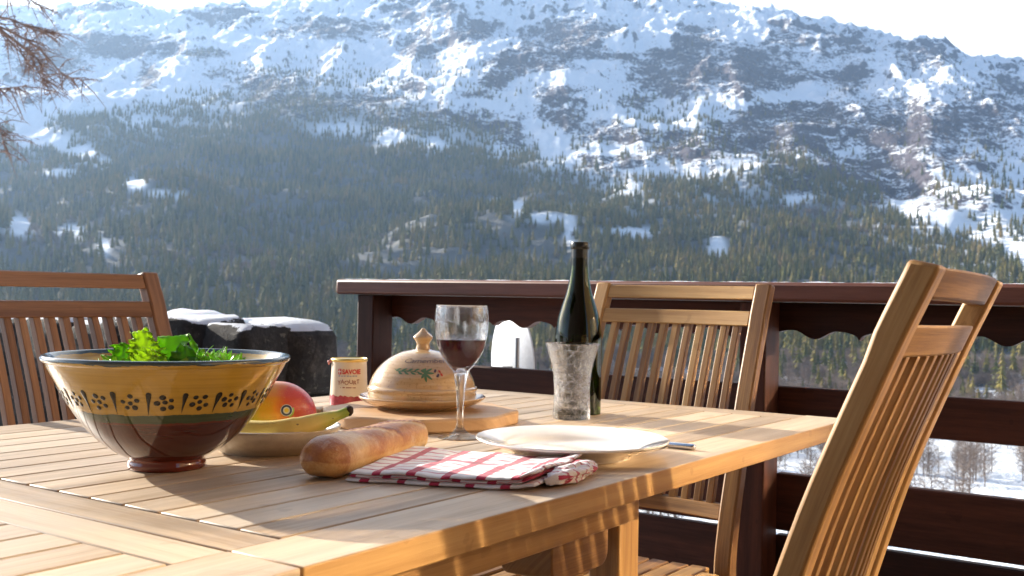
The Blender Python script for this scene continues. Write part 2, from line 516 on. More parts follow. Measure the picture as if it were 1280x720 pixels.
# ---------------------------------------------------------------- stone wall with a cap of snow
sm = NT('dark_rough_stone')
v_ = sm.new('ShaderNodeTexVoronoi', feature='DISTANCE_TO_EDGE'); v_.inputs['Scale'].default_value = 3.6
dist = sm.noise(3, 3, .6, sm.coord())
mp = sm.new('ShaderNodeVectorMath', operation='ADD'); sm.link(sm.coord(), mp.inputs[0])
vm = sm.new('ShaderNodeVectorMath', operation='SCALE'); vm.inputs['Scale'].default_value = .35
nn = sm.new('ShaderNodeTexNoise'); nn.inputs['Scale'].default_value = 2.5; sm.link(nn.outputs['Color'], vm.inputs[0]); sm.link(vm.outputs[0], mp.inputs[1])
sm.link(mp.outputs[0], v_.inputs['Vector'])
joint = sm.math('MULTIPLY', sm.math('LESS_THAN', v_.outputs[0], .012), .6)
ns = sm.noise(11, 9, .78, sm.coord())
col = sm.ramp(ns, [(.3, (.008, .007, .007)), (.5, (.020, .018, .017)), (.6, (.06, .052, .048)), (.74, (.17, .15, .13))])
lich = sm.math('GREATER_THAN', sm.noise(30, 5, .7, sm.coord()), .62)
col = sm.mix(sm.math('MULTIPLY', lich, .5), col, (.22, .2, .16))
sm.base(sm.mix(joint, col, (.012, .011, .011))); sm.set(Roughness=.9)
hh = sm.math('ADD', sm.math('MULTIPLY', ns, .4), sm.math('MINIMUM', v_.outputs[0], .05))
sm.bump(hh, 1.0, .07)
M_STONE = sm.m
import bmesh as _bm
sm_ = None
# stones carry a dusting of snow where they face the sky
g_ = sm.new('ShaderNodeNewGeometry'); gx_ = sm.new('ShaderNodeSeparateXYZ'); sm.link(g_.outputs['Normal'], gx_.inputs[0]); gp_ = sm.new('ShaderNodeSeparateXYZ'); sm.link(sm.coord(), gp_.inputs[0])
up_ = sm.math('ADD', gx_.outputs['Z'], sm.math('MULTIPLY', sm.math('SUBTRACT', sm.noise(16, 5, .7, sm.coord()), .5), 1.1))
dust = sm.math('MULTIPLY', sm.math('GREATER_THAN', up_, .78), sm.math('GREATER_THAN', gp_.outputs['Z'], .82))
oldc = sm.b.inputs['Base Color'].links[0].from_socket
sm.base(sm.mix(dust, oldc, (.80, .83, .88)))
ico = _bm.new(); _bm.ops.create_icosphere(ico, subdivisions=3, radius=1.0)
IV = [v.co.copy() for v in ico.verts]; IF = [[v.index for v in f.verts] for f in ico.faces]; ico.free()
def stone(mb, c, d, seed, pw=.36, amp=.11):
    V = []
    for p in IV:
        q = Vector(((abs(p.x)**pw)*(1 if p.x > 0 else -1), (abs(p.y)**pw)*(1 if p.y > 0 else -1), (abs(p.z)**pw)*(1 if p.z > 0 else -1)))
        k = 1+amp*mnoise.noise(p*1.3+Vector((seed, 0, 0)))+amp*.5*mnoise.noise(p*3.1+Vector((0, seed, 0)))+amp*.22*mnoise.noise(p*8+Vector((0, 0, seed)))
        V.append(Vector((c[0]+q.x*d[0]*k, c[1]+q.y*d[1]*k, c[2]+q.z*d[2]*k)))
    b = len(mb.v); mb.v += V
    for f in IF: mb.f.append([b+i_ for i_ in f]); mb.uv.append([(0, 0)]*3); mb.t.append(.5)
rw = random.Random(21); m = MB()
VA = 2.72; zrow = -.9; row = 0; SNOWSPOTS = []
while zrow < .80:
    hgt_ = rw.uniform(.15, .23) if zrow < .5 else .17
    last = zrow+hgt_ > .72
    if last: hgt_ = .845-zrow
    for lay, uc in enumerate((2.45, 2.66)):
        v = VA+rw.uniform(0, .03)
        while v < 7.2:
            w_ = rw.uniform(.16, .52)
            top = hgt_*rw.uniform(.90, 1.0) if last else hgt_
            if last and 2.95 < v+w_/2 < 3.45: top += .018
            stone(m, (uc+rw.uniform(-.02, .02), v+w_/2, zrow+top/2), (.135, w_/2*1.13, top/2*1.12), rw.random()*90)
            v += w_
    zrow += hgt_; row += 1
m.box((2.55, (VA+7.2)/2+.1, -.1), (.22, 7.2-VA-.1, 1.6), 1)
o = m.build('stone_wall', M_STONE, None, smooth=True); o.rotation_euler = (0, 0, ROTZ)
tag(o, 'dark rough stone wall dusted with snow, between the left chair and the railing', 'wall')
# a low ragged ridge of old snow on the crown of the wall
P, F = [], []
NV_, NK = 340, 12
for j in range(NV_+1):
    v = 2.92+(7.1-2.92)*j/NV_
    for k in range(NK+1):
        s = k/NK; u = 2.38+.36*s
        amt = .35+1.0*mnoise.noise(Vector((v*2.6, 9, 0)))+.5*mnoise.noise(Vector((v*9, s*2, 0)))+.3*mnoise.noise(Vector((v*27, s*6, 4)))
        h = .010*amt+.034*math.exp(-((v-3.27)/.13)**2)*(.8+.5*mnoise.noise(Vector((v*12, s*3, 1))))
        edge = math.sin(PI*s)**.5
        P.append(Vector((u+.012*mnoise.noise(Vector((v*10, s*4, 7))), v, .854+(h*edge-(1-edge)*.05)-.03*max(0, (3.02-v)/.10)**2)))
for j in range(NV_):
    for k in range(NK):
        a = j*(NK+1)+k; F.append([a, a+1, a+NK+2, a+NK+1])
o = mesh_obj('snow_cap', P, F, M_FROST, smooth=True); o.rotation_euler = (0, 0, ROTZ)
tag(o, 'low ragged ridge of white snow lying along the top of the stone wall', 'snow', kind='stuff')

# ---------------------------------------------------------------- satellite dish behind the railing
dish = thing('satellite_dish', 'white satellite dish turned edge-on, standing just behind the railing', 'satellite dish', xy(4.2, 2.80, -1.0), 0)
M_DISH = plain('painted_white_metal', (.56, .57, .60), .5)
M_GREY = plain('galvanised_steel', (.32, .34, .37), .4, .7)
M_BLACKP = plain('black_plastic', (.02, .02, .022), .4)
dc = Vector((-.045, 5.2, .955-.064*5.2+.0))
dish.location = (dc.x+.075, dc.y-.20, -2.4)
def dloc(p): return Vector(p)-Vector(dish.location)
m = MB(); NR, NA = 10, 48; Rr = .275; P = []; F = []
nrm = Vector((math.cos(R(24))*1.0, math.sin(R(24)), .03)).normalized()     # the way the dish looks
ta = nrm.cross(Vector((0, 0, 1))).normalized(); tb = ta.cross(nrm)
for side in (0, 1):
    for i in range(NR+1):
        r = Rr*i/NR
        for k in range(NA):
            a = 2*PI*k/NA
            P.append(dloc(dc)+ta*(r*math.cos(a)*.93)+tb*(r*math.sin(a))+nrm*(r*r/(4*.17)*.55-(.0 if side == 0 else .007)))
off = (NR+1)*NA
for s in (0, 1):
    for i in range(NR):
        for k in range(NA):
            j = (k+1) % NA; q = [s*off+i*NA+k, s*off+(i+1)*NA+k, s*off+(i+1)*NA+j, s*off+i*NA+j]
            F.append(q if s == 0 else q[::-1])
for k in range(NA):
    j = (k+1) % NA; F.append([NR*NA+k, off+NR*NA+k, off+NR*NA+j, NR*NA+j])
m.poly(P, F); m.build('reflector', M_DISH, dish, sharp=40)
m = MB(); m.tube([(0, 0, -1.2), (0, 0, 2.4+.955-.0375*5.2)], .011, 12); m.build('mast', M_GREY, dish, smooth=False, sharp=40)
m = MB(); cz = 2.4+dc.z+.01
m.box((-.045, .02, cz-.03), (.05, .06, .04)); m.box((-.03, .07, cz-.035), (.03, .07, .022)); m.box((0, 0, cz-.03), (.05, .035, .03)); m.build('clamp', M_BLACKP, dish, bevel=.004)
m = MB(); m.tube([dloc(dc)-nrm*.01+tb*-.24, dloc(dc)+nrm*.12+tb*-.27, dloc(dc)+nrm*.30+tb*-.10], .008, 8); m.build('feed_arm', M_GREY, dish, sharp=40)
m = MB(); m.tube([dloc(dc)+nrm*.29+tb*-.1, dloc(dc)+nrm*.35+tb*-.08], .022, 12); m.build('receiver', M_BLACKP, dish, sharp=40)

# ---------------------------------------------------------------- the chalet behind the camera, whose panes send sunlight back on to the terrace
ALPHA = R(-71.8)
hn = Vector((math.sin(ALPHA), math.cos(ALPHA), 0)); ht = Vector((hn.y, -hn.x, 0))   # wall normal, wall direction
beta = R(89.5)
hp = Vector((math.sin(beta), math.cos(beta), 0))*3.9 + Vector((.15, 1.2, 0))
chalet = thing('chalet', 'timber chalet with a tall glazed front standing beside the terrace', 'house', (hp.x, hp.y, 0), math.atan2(ht.y, ht.x))
# local x along the facade, local y = -normal or +normal
ly = Vector((-math.sin(chalet.rotation_euler.z), math.cos(chalet.rotation_euler.z), 0))
SG = -1 if ly.dot(hn) > 0 else 1       # SG*y points into the house
gn = NT('reflective_window_glass'); gn.set(Base_Color=(.64, .52, .36), Metallic=1.0, Roughness=.06)
M_PANE = gn.m
M_DARKW = wood('added_wing_boards', (.10, .055, .030), (.065, .034, .018), (.035, .018, .010), rough=.7, streak=25)
X0, X1 = -2.6, 2.0
def cb(name, c, d, mat, axis=None, bevel=0.0, parent=chalet):
    m = MB(); m.box(c, d, axis); return m.build(name, mat, parent, bevel=bevel)
PX0, PX1, PZ0, PZ1 = -1.7, 1.5, .10, 2.36
cb('wall', (((X0+PX0)/2), SG*.15, 1.6), (PX0-X0, .3, 6.4), M_FACADE, 2)
cb('wall', (((X1+PX1)/2), SG*.15, 1.6), (X1-PX1, .3, 6.4), M_FACADE, 2)
cb('wall', ((PX0+PX1)/2, SG*.15, (4.8+PZ1)/2), (PX1-PX0, .3, 4.8-PZ1), M_FACADE, 0)
cb('wall', ((PX0+PX1)/2, SG*.15, (PZ0-1.6)/2), (PX1-PX0, .3, PZ0+1.6), M_FACADE, 0)
cb('roof', (-.3, SG*2.6, 4.93), (6.4, 6.6, .2), M_FACADE, 0)
# unseen house wing, added behind the camera to cut the sky's fill light
ci = Matrix.Translation(chalet.location) @ Matrix.Rotation(chalet.rotation_euler.z, 4, 'Z')
ci = ci.inverted()
m = MB(); m.box((-1.6, -2.35, 1.7), (9.6, .3, 6.6), 0); o = m.build('wall', M_DARKW, chalet); o.matrix_local = ci
m = MB(); m.box((-1.6, -2.0, 5.15), (10.4, 1.9, .18), 0); o = m.build('roof', M_DARKW, chalet); o.matrix_local = ci
wf = MB()
for x in (PX0+.04, -.1, PX1-.04): wf.box((x, SG*.04, (PZ0+PZ1)/2), (.07, .08, PZ1-PZ0), 2)
for z in (PZ0+.04, PZ1-.04): wf.box(((PX0+PX1)/2, SG*.04, z), (PX1-PX0-.16, .07, .07), 0)
wfo = wf.build('window', M_FACADE, chalet)
cb('pane', ((PX0-.1)/2+.0, SG*.06, (PZ0+PZ1)/2), (-.1-PX0-.12, .012, PZ1-PZ0-.16), M_PANE, parent=wfo)
cb('pane', ((PX1-.1)/2, SG*.06, (PZ0+PZ1)/2), (PX1+.1-.12, .012, PZ1-PZ0-.16), M_PANE, parent=wfo)
# ================================================================== THINGS ON THE TABLE
def at(X, Y, z=ZT): return Vector((X, Y, z))

# ---------------------------------------------------------------- salad bowl
def glaze(name, stops_z, rough=.12, streaks=.25, coat=.6):
    """glaze colour by height above the base (object z), hard-edged bands with a wavering line, brushed streaks round the pot"""
    n = NT(name); c = n.coord()
    sep = n.new('ShaderNodeSeparateXYZ'); n.link(c, sep.inputs[0])
    wob = n.math('MULTIPLY', n.math('SUBTRACT', n.noise(30, 5, .65, c), .5), .008)
    z = n.math('ADD', sep.outputs['Z'], wob)
    zz = n.math('MULTIPLY', z, 1/.14)
    col = n.ramp(zz, [(a/.14, b) for a, b in stops_z], 'CONSTANT')
    st = n.noise(1.0, 4, .6, n.mapping(c, (9, 9, 420)))
    st2 = n.noise(9, 3, .6, c)
    f = n.math('ADD', n.math('MULTIPLY', st, .6), n.math('MULTIPLY', st2, .4))
    col = n.mix(n.ramp(f, [(.35, (1, 1, 1)), (.6, (0, 0, 0))]), col, n.mix(1.0, col, (.45, .38, .35), 'MULTIPLY'))
    n.base(n.mix(streaks, col, col))
    # dilute the streak effect
    n.base(n.mix(streaks, n.ramp(zz, [(a/.14, b) for a, b in stops_z], 'CONSTANT'), col))
    n.set(Roughness=rough, Coat_Weight=coat); n.b.inputs['Coat Roughness'].default_value = .04
    n.bump(n.math('ADD', st, st2), .12, .0006)
    return n.m
OCH = (.46, .275, .035); GRN = (.05, .07, .028); BRN = (.10, .022, .012)
M_BOWL = glaze('glazed_bowl', [(0, (.15, .022, .010)), (.014, (.075, .016, .009)), (.0600, (.13, .03, .014)), (.0622, GRN), (.0712, OCH), (.1262, (.045, .065, .06))], .10, .45)
M_BOWL_IN = glaze('glazed_bowl_inside', [(0, (.46, .32, .10)), (.1262, (.045, .065, .06))], .12, .3)
M_PAINT = plain('dark_slip_paint', (.022, .018, .010), .15)
bc = at(-.3965, 1.225)
bowl = thing('salad_bowl', 'large yellow and brown glazed pottery salad bowl painted with dark flowers', 'bowl', bc, 0)
OUT = [(0, .003), (.036, .003), (.039, 0), (.0425, .001), (.0440, .006), (.0430, .011), (.0460, .0145), (.0595, .022), (.0795, .038), (.0940, .0550), (.1055, .0720), (.1165, .0915), (.1293, .1140), (.1335, .1225)]
LIP = [(.1368, .1245), (.1382, .1275), (.1370, .1305), (.1338, .1312), (.1310, .1290)]
INN = [(.1270, .1230), (.1125, .0980), (.0910, .0660), (.0700, .0400), (.0400, .0230), (0, .0180)]
m = MB(); m.lathe(prof2(OUT[2:], 4), 128); m.lathe([(0, .003), (.036, .003), (.040, 0)], 128); m.build('bowl_body', M_BOWL, bowl, sharp=50)
m = MB(); m.lathe(prof2([OUT[-1]]+LIP+[INN[0]], 4), 128); m.build('bowl_rim', M_BOWL, bowl, sharp=50)
m = MB(); m.lathe(prof2(INN, 5), 128); m.build('bowl_interior', M_BOWL_IN, bowl, sharp=50)
PR = prof2(OUT[2:], 6)
def bowl_pt(a, z, off=.0006):
    for (r0, z0), (r1, z1) in zip(PR[8:], PR[9:]):
        if z0 <= z <= z1:
            r = r0+(r1-r0)*(z-z0)/(z1-z0); break
    return Vector(((r+off)*math.cos(a), (r+off)*math.sin(a), z-off*.6))
def blob(mb, a0, z0, outline, toff=.0006):
    """outline in metres on the bowl surface: (along, up)"""
    r0 = .1095; n = len(outline)
    ring = [bowl_pt(a0+x/r0, z0+y, .0003) for x, y in outline]
    cx = sum(p[0] for p in outline)/n; cy_ = sum(p[1] for p in outline)/n
    ring2 = [bowl_pt(a0+(cx+(x-cx)*.75)/r0, z0+cy_+(y-cy_)*.75, toff) for x, y in outline]
    P = ring+ring2+[bowl_pt(a0+cx/r0, z0+cy_, toff*1.15)]
    F = [[i, (i+1) % n, n+(i+1) % n, n+i] for i in range(n)]+[[n+i, n+(i+1) % n, 2*n] for i in range(n)]
    mb.poly(P, F)
m = MB()
NREP = 20; A0 = R(-90)-R(1.5)
for k in range(NREP):
    a = A0+2*PI*k/NREP
    for q in range(6):
        dx, dy = (0, 0) if q == 5 else (.0078*math.cos(R(90+72*q+rnd.uniform(-9, 9))+.3*(k % 3)), .0068*math.sin(R(90+72*q+rnd.uniform(-9, 9))+.3*(k % 3)))
        rr_ = .0027*rnd.uniform(.85, 1.15)
        blob(m, a, .0860+rnd.uniform(-.0006, .0006), [(dx+rr_*1.1*math.cos(t*PI/5), dy+rr_*.95*math.sin(t*PI/5)) for t in range(10)])
    b = a+PI/NREP
    tl = rnd.uniform(-.0022, .0022)
    top = .0972+rnd.uniform(-.001, .0015); bot = .0735-rnd.uniform(0, .002)
    rt = .0031*rnd.uniform(.85, 1.15)
    L = top-bot
    ol = [(rt*math.cos(t)+tl, L-rt+rt*math.sin(t)) for t in [0, PI/5, 2*PI/5, 3*PI/5, 4*PI/5, PI]]
    ol += [(-rt*.85+tl*.8, L*.75), (-rt*.5+tl*.5, L*.5), (-.0006, L*.2), (0, 0), (.0006, L*.2), (rt*.5+tl*.5, L*.5), (rt*.85+tl*.8, L*.75)]
    blob(m, b, bot, ol)
m.build('painted_motif', M_PAINT, bowl, smooth=True)

# lettuce
def leafmat(name, light, dark, trans=.5):
    n = NT(name); c = n.coord('UV')
    v = n.noise(30, 4, .6, n.coord())
    n.base(n.ramp(v, [(.3, dark), (.65, light)]))
    n.set(Roughness=.35, Subsurface_Weight=0.0)
    tr = n.new('ShaderNodeBsdfTranslucent'); tr.inputs[0].default_value = (light[0]*1.15, light[1]*1.15, light[2]*.7, 1)
    mx = n.new('ShaderNodeMixShader'); mx.inputs[0].default_value = trans
    n.link(n.b.outputs[0], mx.inputs[1]); n.link(tr.outputs[0], mx.inputs[2]); n.link(mx.outputs[0], n.out.inputs[0])
    n.bump(n.noise(120, 4, .6, n.coord()), .5, .002)
    return n.m
M_LF1 = leafmat('frilly_lettuce', (.46, .62, .10), (.26, .46, .045), .6)
M_LF2 = leafmat('green_leaf', (.26, .52, .05), (.13, .34, .025), .5)
M_LF3 = leafmat('deep_green_leaf', (.10, .30, .03), (.04, .15, .015), .4)
def lf(name, label, mat, base, tip, width, ruffle, curl, seed, freq=9, face=None, parent=None, group=None, nx=24, ny=26, shape=None, jag=0):
    base, tip = Vector(base), Vector(tip)
    ax = (tip-base); L = ax.length; ax.normalize()
    face = Vector(face or (0, -1, .15)); side = ax.cross(face).normalized(); nr = side.cross(ax).normalized()
    P = []; F = []
    for j in range(ny+1):
        t = j/ny
        wv = shape(t) if shape else math.sin(PI*min(1, .12+t*.86))**.55
        for i in range(nx+1):
            s = -1+2*i/nx
            e = abs(s)**2.2
            ph = seed*3.1+t*freq*2
            ww = width*wv*(1+jag*mnoise.noise(Vector((t*14, s*3+seed, 0)))*abs(s))
            off = ruffle*e*math.sin(ph*1.7+s*2)+ruffle*.5*e*math.sin(ph*3.3+1)+.35*ruffle*mnoise.noise(Vector((s*3, t*5, seed)))
            p = base+ax*(t*L+ .1*ruffle*math.sin(s*freq+seed)*(t > .7)*4*e*0+ ruffle*.6*t*t*mnoise.noise(Vector((s*4, seed, 2)))) + side*(ww*s*(1-.18*abs(s)*abs(math.sin(ph)))) + nr*(off+curl*t*t*L-.25*width*(1-s*s)*wv)
            P.append(p)
    for j in range(ny):
        for i in range(nx):
            a = j*(nx+1)+i; F.append([a, a+1, a+nx+2, a+nx+1])
    o = mesh_obj(name, P, F, mat, parent, smooth=True, solid=.0005)
    if label: tag(o, label, 'lettuce leaf', group)
    return o
def bp(px, py, Y):     # a point over the bowl from its place in the photograph, at forward distance Y
    k = Y/FPX
    x_, y_ = px-640, py-360
    return Vector((x_*k*1.0+ (y_*k)*sr_*1.0, Y, ZC-(y_*k*1.0-(x_*k)*sr_)+Y*math.tan(PITCH)))
GL = 'lettuce leaves standing up out of the salad bowl'
lf('lettuce_leaf', 'tall frilly yellow-green lettuce leaf standing highest in the bowl', M_LF1, bp(186, 462, 1.19), bp(175, 413, 1.20), .024, .006, .05, 1, 11, group=GL, shape=lambda t: .55+.45*math.cos(t*1.9) if t < .9 else .4, jag=.8)
lf('lettuce_leaf', 'broad upright green leaf with a square top in the middle of the bowl', M_LF2, bp(214, 465, 1.20), bp(217, 418, 1.215), .021, .0035, .0, 2, 6, group=GL, shape=lambda t: .75+.25*t)
lf('lettuce_leaf', 'narrow pointed leaf curling up at the right of the broad leaf', M_LF2, bp(252, 460, 1.20), bp(239, 420, 1.21), .010, .003, .12, 3, 5, group=GL, shape=lambda t: max(.05, 1-t*.9))
lf('lettuce_leaf', 'dark green folded leaf low in front of the broad leaf', M_LF3, bp(228, 468, 1.17), bp(232, 432, 1.18), .018, .006, .1, 4, 6, group=GL)
lf('lettuce_leaf', 'small crinkled green leaf left of the frilly one', M_LF2, bp(150, 462, 1.20), bp(154, 429, 1.21), .018, .006, .0, 5, 9, group=GL, jag=.8)
lf('lettuce_leaf', 'short pale frilly leaf bent over at the front left of the bowl', M_LF1, bp(172, 466, 1.16), bp(192, 439, 1.17), .016, .006, .1, 6, 9, group=GL, jag=.6)
# loose mixed leaves: one mass
P, F = [], []
def small_leaf(P, F, c, d, wd, ln, rs):
    d = Vector(d).normalized(); s = d.cross(Vector((rs.uniform(-1, 1), rs.uniform(-1, 1), rs.uniform(-.2, 1)))).normalized(); n_ = s.cross(d)
    b = len(P); K = 4
    for j in range(K+1):
        t = j/K; w_ = wd*math.sin(PI*(.1+.85*t))
        for s_ in (-1, 0, 1):
            P.append(c+d*(ln*t)+s*(w_*s_)+n_*((abs(s_)*.25*wd)+ln*.3*t*t))
    for j in range(K):
        for i in range(2):
            a = b+j*3+i; F.append([a, a+1, a+4, a+3])
rs = random.Random(5)
for i in range(520):
    a = rs.uniform(0, 2*PI); r = .083*math.sqrt(rs.random())
    h = .083+.024*(1-(r/.115)**2)+rs.uniform(-.012, .008)
    c = bc+Vector((r*math.cos(a), r*math.sin(a), h))
    small_leaf(P, F, c, (rs.uniform(-1, 1), rs.uniform(-1, 1), rs.uniform(-.1, .9)), rs.uniform(.003, .009), rs.uniform(.014, .034), rs)
M_MIX = leafmat('mixed_salad', (.30, .50, .05), (.07, .20, .02), .45)
o = mesh_obj('salad_greens', P, F, M_MIX, smooth=True, solid=.0004); tag(o, 'loose green salad leaves heaped inside the pottery bowl', kind='stuff')
P, F = [], []
for i in range(90):     # frizzy endive, right of the leaves
    c = bp(rs.uniform(245, 288), rs.uniform(449, 460), rs.uniform(1.16, 1.24))
    small_leaf(P, F, c, (rs.uniform(-1, 1), rs.uniform(-1, 1), rs.uniform(.1, 1)), rs.uniform(.0008, .0018), rs.uniform(.010, .020), rs)
o = mesh_obj('frisee', P, F, M_LF2, smooth=True, solid=.0004); tag(o, 'tuft of thin frizzy endive at the right of the salad', 'endive')

# ---------------------------------------------------------------- fruit dish, mango, banana
n = NT('beige_stoneware'); v = n.noise(120, 4, .6, n.coord()); n.base(n.ramp(v, [(.3, (.46, .40, .32)), (.7, (.56, .50, .41))])); n.set(Roughness=.3, Coat_Weight=.3); M_BEIGE = n.m
fd = at(-.312, 1.372)
m = MB(); m.lathe(prof2([(0, .002), (.056, .002), (.060, .0), (.064, .003), (.078, .012), (.0885, .0225), (.092, .0315), (.0905, .0335), (.0885, .0325), (.083, .021), (.070, .011), (.050, .0075), (0, .007)], 5), 96)
o = m.build('fruit_dish', M_BEIGE, None, sharp=60); o.location = fd; tag(o, 'shallow beige stoneware dish holding the mango and banana', 'dish')
n = NT('mango_skin'); c = n.coord()
sep = n.new('ShaderNodeSeparateXYZ'); n.link(n.mapping(c, (1, 1, 1)), sep.inputs[0])
gx = n.math('ADD', n.math('MULTIPLY', sep.outputs['X'], 9.5), n.math('MULTIPLY', sep.outputs['Z'], 3.5))
f = n.math('ADD', n.math('ADD', gx, .52), n.math('MULTIPLY', n.math('SUBTRACT', n.noise(22, 4, .6, c), .5), .7))
col = n.ramp(f, [(.0, (.22, .30, .02)), (.22, (.52, .38, .02)), (.5, (.72, .28, .03)), (.75, (.62, .09, .04)), (1, (.48, .03, .035))])
sp_ = n.math('GREATER_THAN', n.noise(500, 2, .5, c), .66); n.base(n.mix(n.math('MULTIPLY', sp_, .35), col, (.75, .5, .15)))
n.set(Roughness=.32, Coat_Weight=.25, Subsurface_Weight=.08); n.b.inputs['Subsurface Scale'].default_value = .01; M_MANGO = n.m
P, F = [], []; NA, NB = 48, 32
def mango_pt(th, ph):
    x, y, z = math.sin(th)*math.cos(ph), math.sin(th)*math.sin(ph), math.cos(th)
    return Vector((x*.052*(1+.08*z)-.004*z, y*.037, z*.0395*(1-.10*x)+.003*math.sin(3*x)))
for j in range(NB+1):
    for i in range(NA): P.append(mango_pt(PI*j/NB, 2*PI*i/NA))
for j in range(NB):
    for i in range(NA): F.append([j*NA+i, (j+1)*NA+i, (j+1)*NA+(i+1) % NA, j*NA+(i+1) % NA])
mg = mesh_obj('mango', P, F, M_MANGO, smooth=True); mg.location = fd+Vector((.002, .034, .0470)); mg.rotation_euler = (R(-8), R(6), R(12))
tag(mg, 'ripe red and yellow mango with a round fruit sticker', 'mango')
M_STW = plain('sticker_white', (.78, .78, .76), .4); M_STB = plain('sticker_blue', (.03, .04, .13), .4); M_STY = plain('sticker_yellow', (.75, .52, .04), .4); M_STG = plain('sticker_green', (.35, .5, .08), .4)
def on_mango(a, b, off):
    # a,b: metres across/up about a point on the camera side
    P0 = Vector((.012+a, 0, .001+b)); y = .037*math.sqrt(max(0.01, 1-(P0.x/.052)**2-(P0.z/.0395)**2))
    return Vector((P0.x, -y*1.0-off, P0.z))
def disc_on(fn, r0, r1, off, n=32, cx=0, cz=0, th=None):
    P, F = [], []
    for (r, o_) in ((r0, off), (r1, off)):
        for k in range(n):
            a = 2*PI*k/n; P.append(fn(cx+r*math.cos(a), cz+r*math.sin(a), o_))
    for k in range(n):
        F.append([k, (k+1) % n, n+(k+1) % n, n+k])
    return P, F
st = None
for (r0, r1, mt, off, nm) in ((.0001, .0078, M_STW, .0005, 'sticker'), (.0045, .0070, M_STB, .0009, 'ring'), (.0001, .0028, M_STY, .0009, 'centre')):
    P, F = disc_on(on_mango, r0, r1, off)
    o = mesh_obj(nm, P, F, mt, mg if st is None else st, smooth=True)
    if st is None: st = o
P, F = [], []
for k in range(10):
    for r in (.0079, .0100): P.append(on_mango(r*math.cos(R(-60+k*10)), r*math.sin(R(-60+k*10)), .0006))
for k in range(9): F.append([2*k, 2*k+1, 2*k+3, 2*k+2])
mesh_obj('tab', P, F, M_STG, st)

n = NT('banana_skin'); c = n.coord('UV'); sx = n.new('ShaderNodeSeparateXYZ'); n.link(c, sx.inputs[0])
t_ = n.math('ADD', sx.outputs['X'], n.math('MULTIPLY', n.math('SUBTRACT', n.noise(30, 3, .6, n.coord()), .5), .15))
col = n.ramp(t_, [(.0, (.10, .05, .01)), (.03, (.30, .34, .06)), (.12, (.70, .57, .17)), (.62, (.70, .56, .16)), (.8, (.42, .44, .06)), (.9, (.25, .36, .04)), (1.0, (.22, .30, .04))])
spots = n.math('GREATER_THAN', n.noise(60, 2, .4, n.mapping(n.coord(), (1, 1, 2.5))), .72)
n.base(n.mix(n.math('MULTIPLY', spots, .8), col, (.10, .055, .02))); n.set(Roughness=.45); n.bump(n.noise(90, 3, .5, n.coord()), .2, .001); M_BAN = n.m
path = spline([(-.378, 1.356, .786), (-.358, 1.334, .782), (-.325, 1.319, .7790), (-.292, 1.312, .7800), (-.262, 1.316, .7855), (-.240, 1.326, .793), (-.220, 1.339, .7995), (-.2075, 1.347, .8045)], 6)
L = len(path); rad = []
for i in range(L):
    t = i/(L-1)
    r = .0165*min(1, (t/.12)**.6 if t > 0 else 0.25) if t < .55 else .0155*(1-max(0, (t-.55)/.33)**1.4*.62)
    rad.append(max(.004, min(.0165, r) if t < .86 else .0062))
V, F, U = [], [], []
SEG = 20; prev = None
for i, p in enumerate(path):
    d = (path[min(i+1, L-1)]-path[max(0, i-1)]).normalized(); a = d.cross(Vector((0, 0, 1))).normalized(); b = a.cross(d)
    for k in range(SEG):
        th = 2*PI*k/SEG; rr_ = rad[i]*(1+.055*math.cos(5*th+.6))
        V.append(p+a*(rr_*math.cos(th))+b*(rr_*math.sin(th)))
for i in range(L-1):
    for k in range(SEG):
        j = (k+1) % SEG; F.append([i*SEG+k, i*SEG+j, (i+1)*SEG+j, (i+1)*SEG+k]); U.append([(i/L, 0), (i/L, 0), ((i+1)/L, 0), ((i+1)/L, 0)])
F.append(list(range(SEG))[::-1]); U.append([(0, 0)]*SEG)
F.append([(L-1)*SEG+k for k in range(SEG)]); U.append([(1, 0)]*SEG)
ban = mesh_obj('banana', V, F, M_BAN, sharp=60, uvs=U); tag(ban, 'ripe banana lying across the front of the beige dish, its stem over the rim', 'banana')
m = MB(); e = path[-1]; dd = (path[-1]-path[-3]).normalized()
m.tube([e-dd*.001, e+dd*.004, e+dd*.007+Vector((.001, 0, -.001))], [.0064, .0072, .0045], 9); m.build('stem_end', plain('banana_stump', (.035, .02, .012), .8), ban, smooth=True)

# ---------------------------------------------------------------- chopping board
cbc = Vector((-.143, 1.705)); BR = .152
pts = []
for k in range(96):
    a = 2*PI*k/96; e = 1+.035*math.cos(8*(a-R(22.5)+R(20)))**1
    pts.append((cbc.x+BR*e*math.cos(a), cbc.y+BR*e*math.sin(a)))
bt, bb_ = ZT+.0215, ZT+.0004
m = MB(); m.prism(pts, bb_, bt, 'xy', along=0)
cbo = m.build('chopping_board', M_BOARD, None, bevel=.004)
m = MB(); hp_ = [(-.02, -.019), (-.060, -.015), (-.071, -.008), (-.073, .004), (-.066, .013), (-.02, .019)]
m.prism([(cbc.x-BR+.012+a, cbc.y+b) for a, b in hp_], bb_+.002, bt-.0015, 'xy', along=0)
m.build('board_handle', M_BOARD, cbo, bevel=.003)
tag(cbo, 'round pale wooden chopping board under the domed cheese dish', 'chopping board')

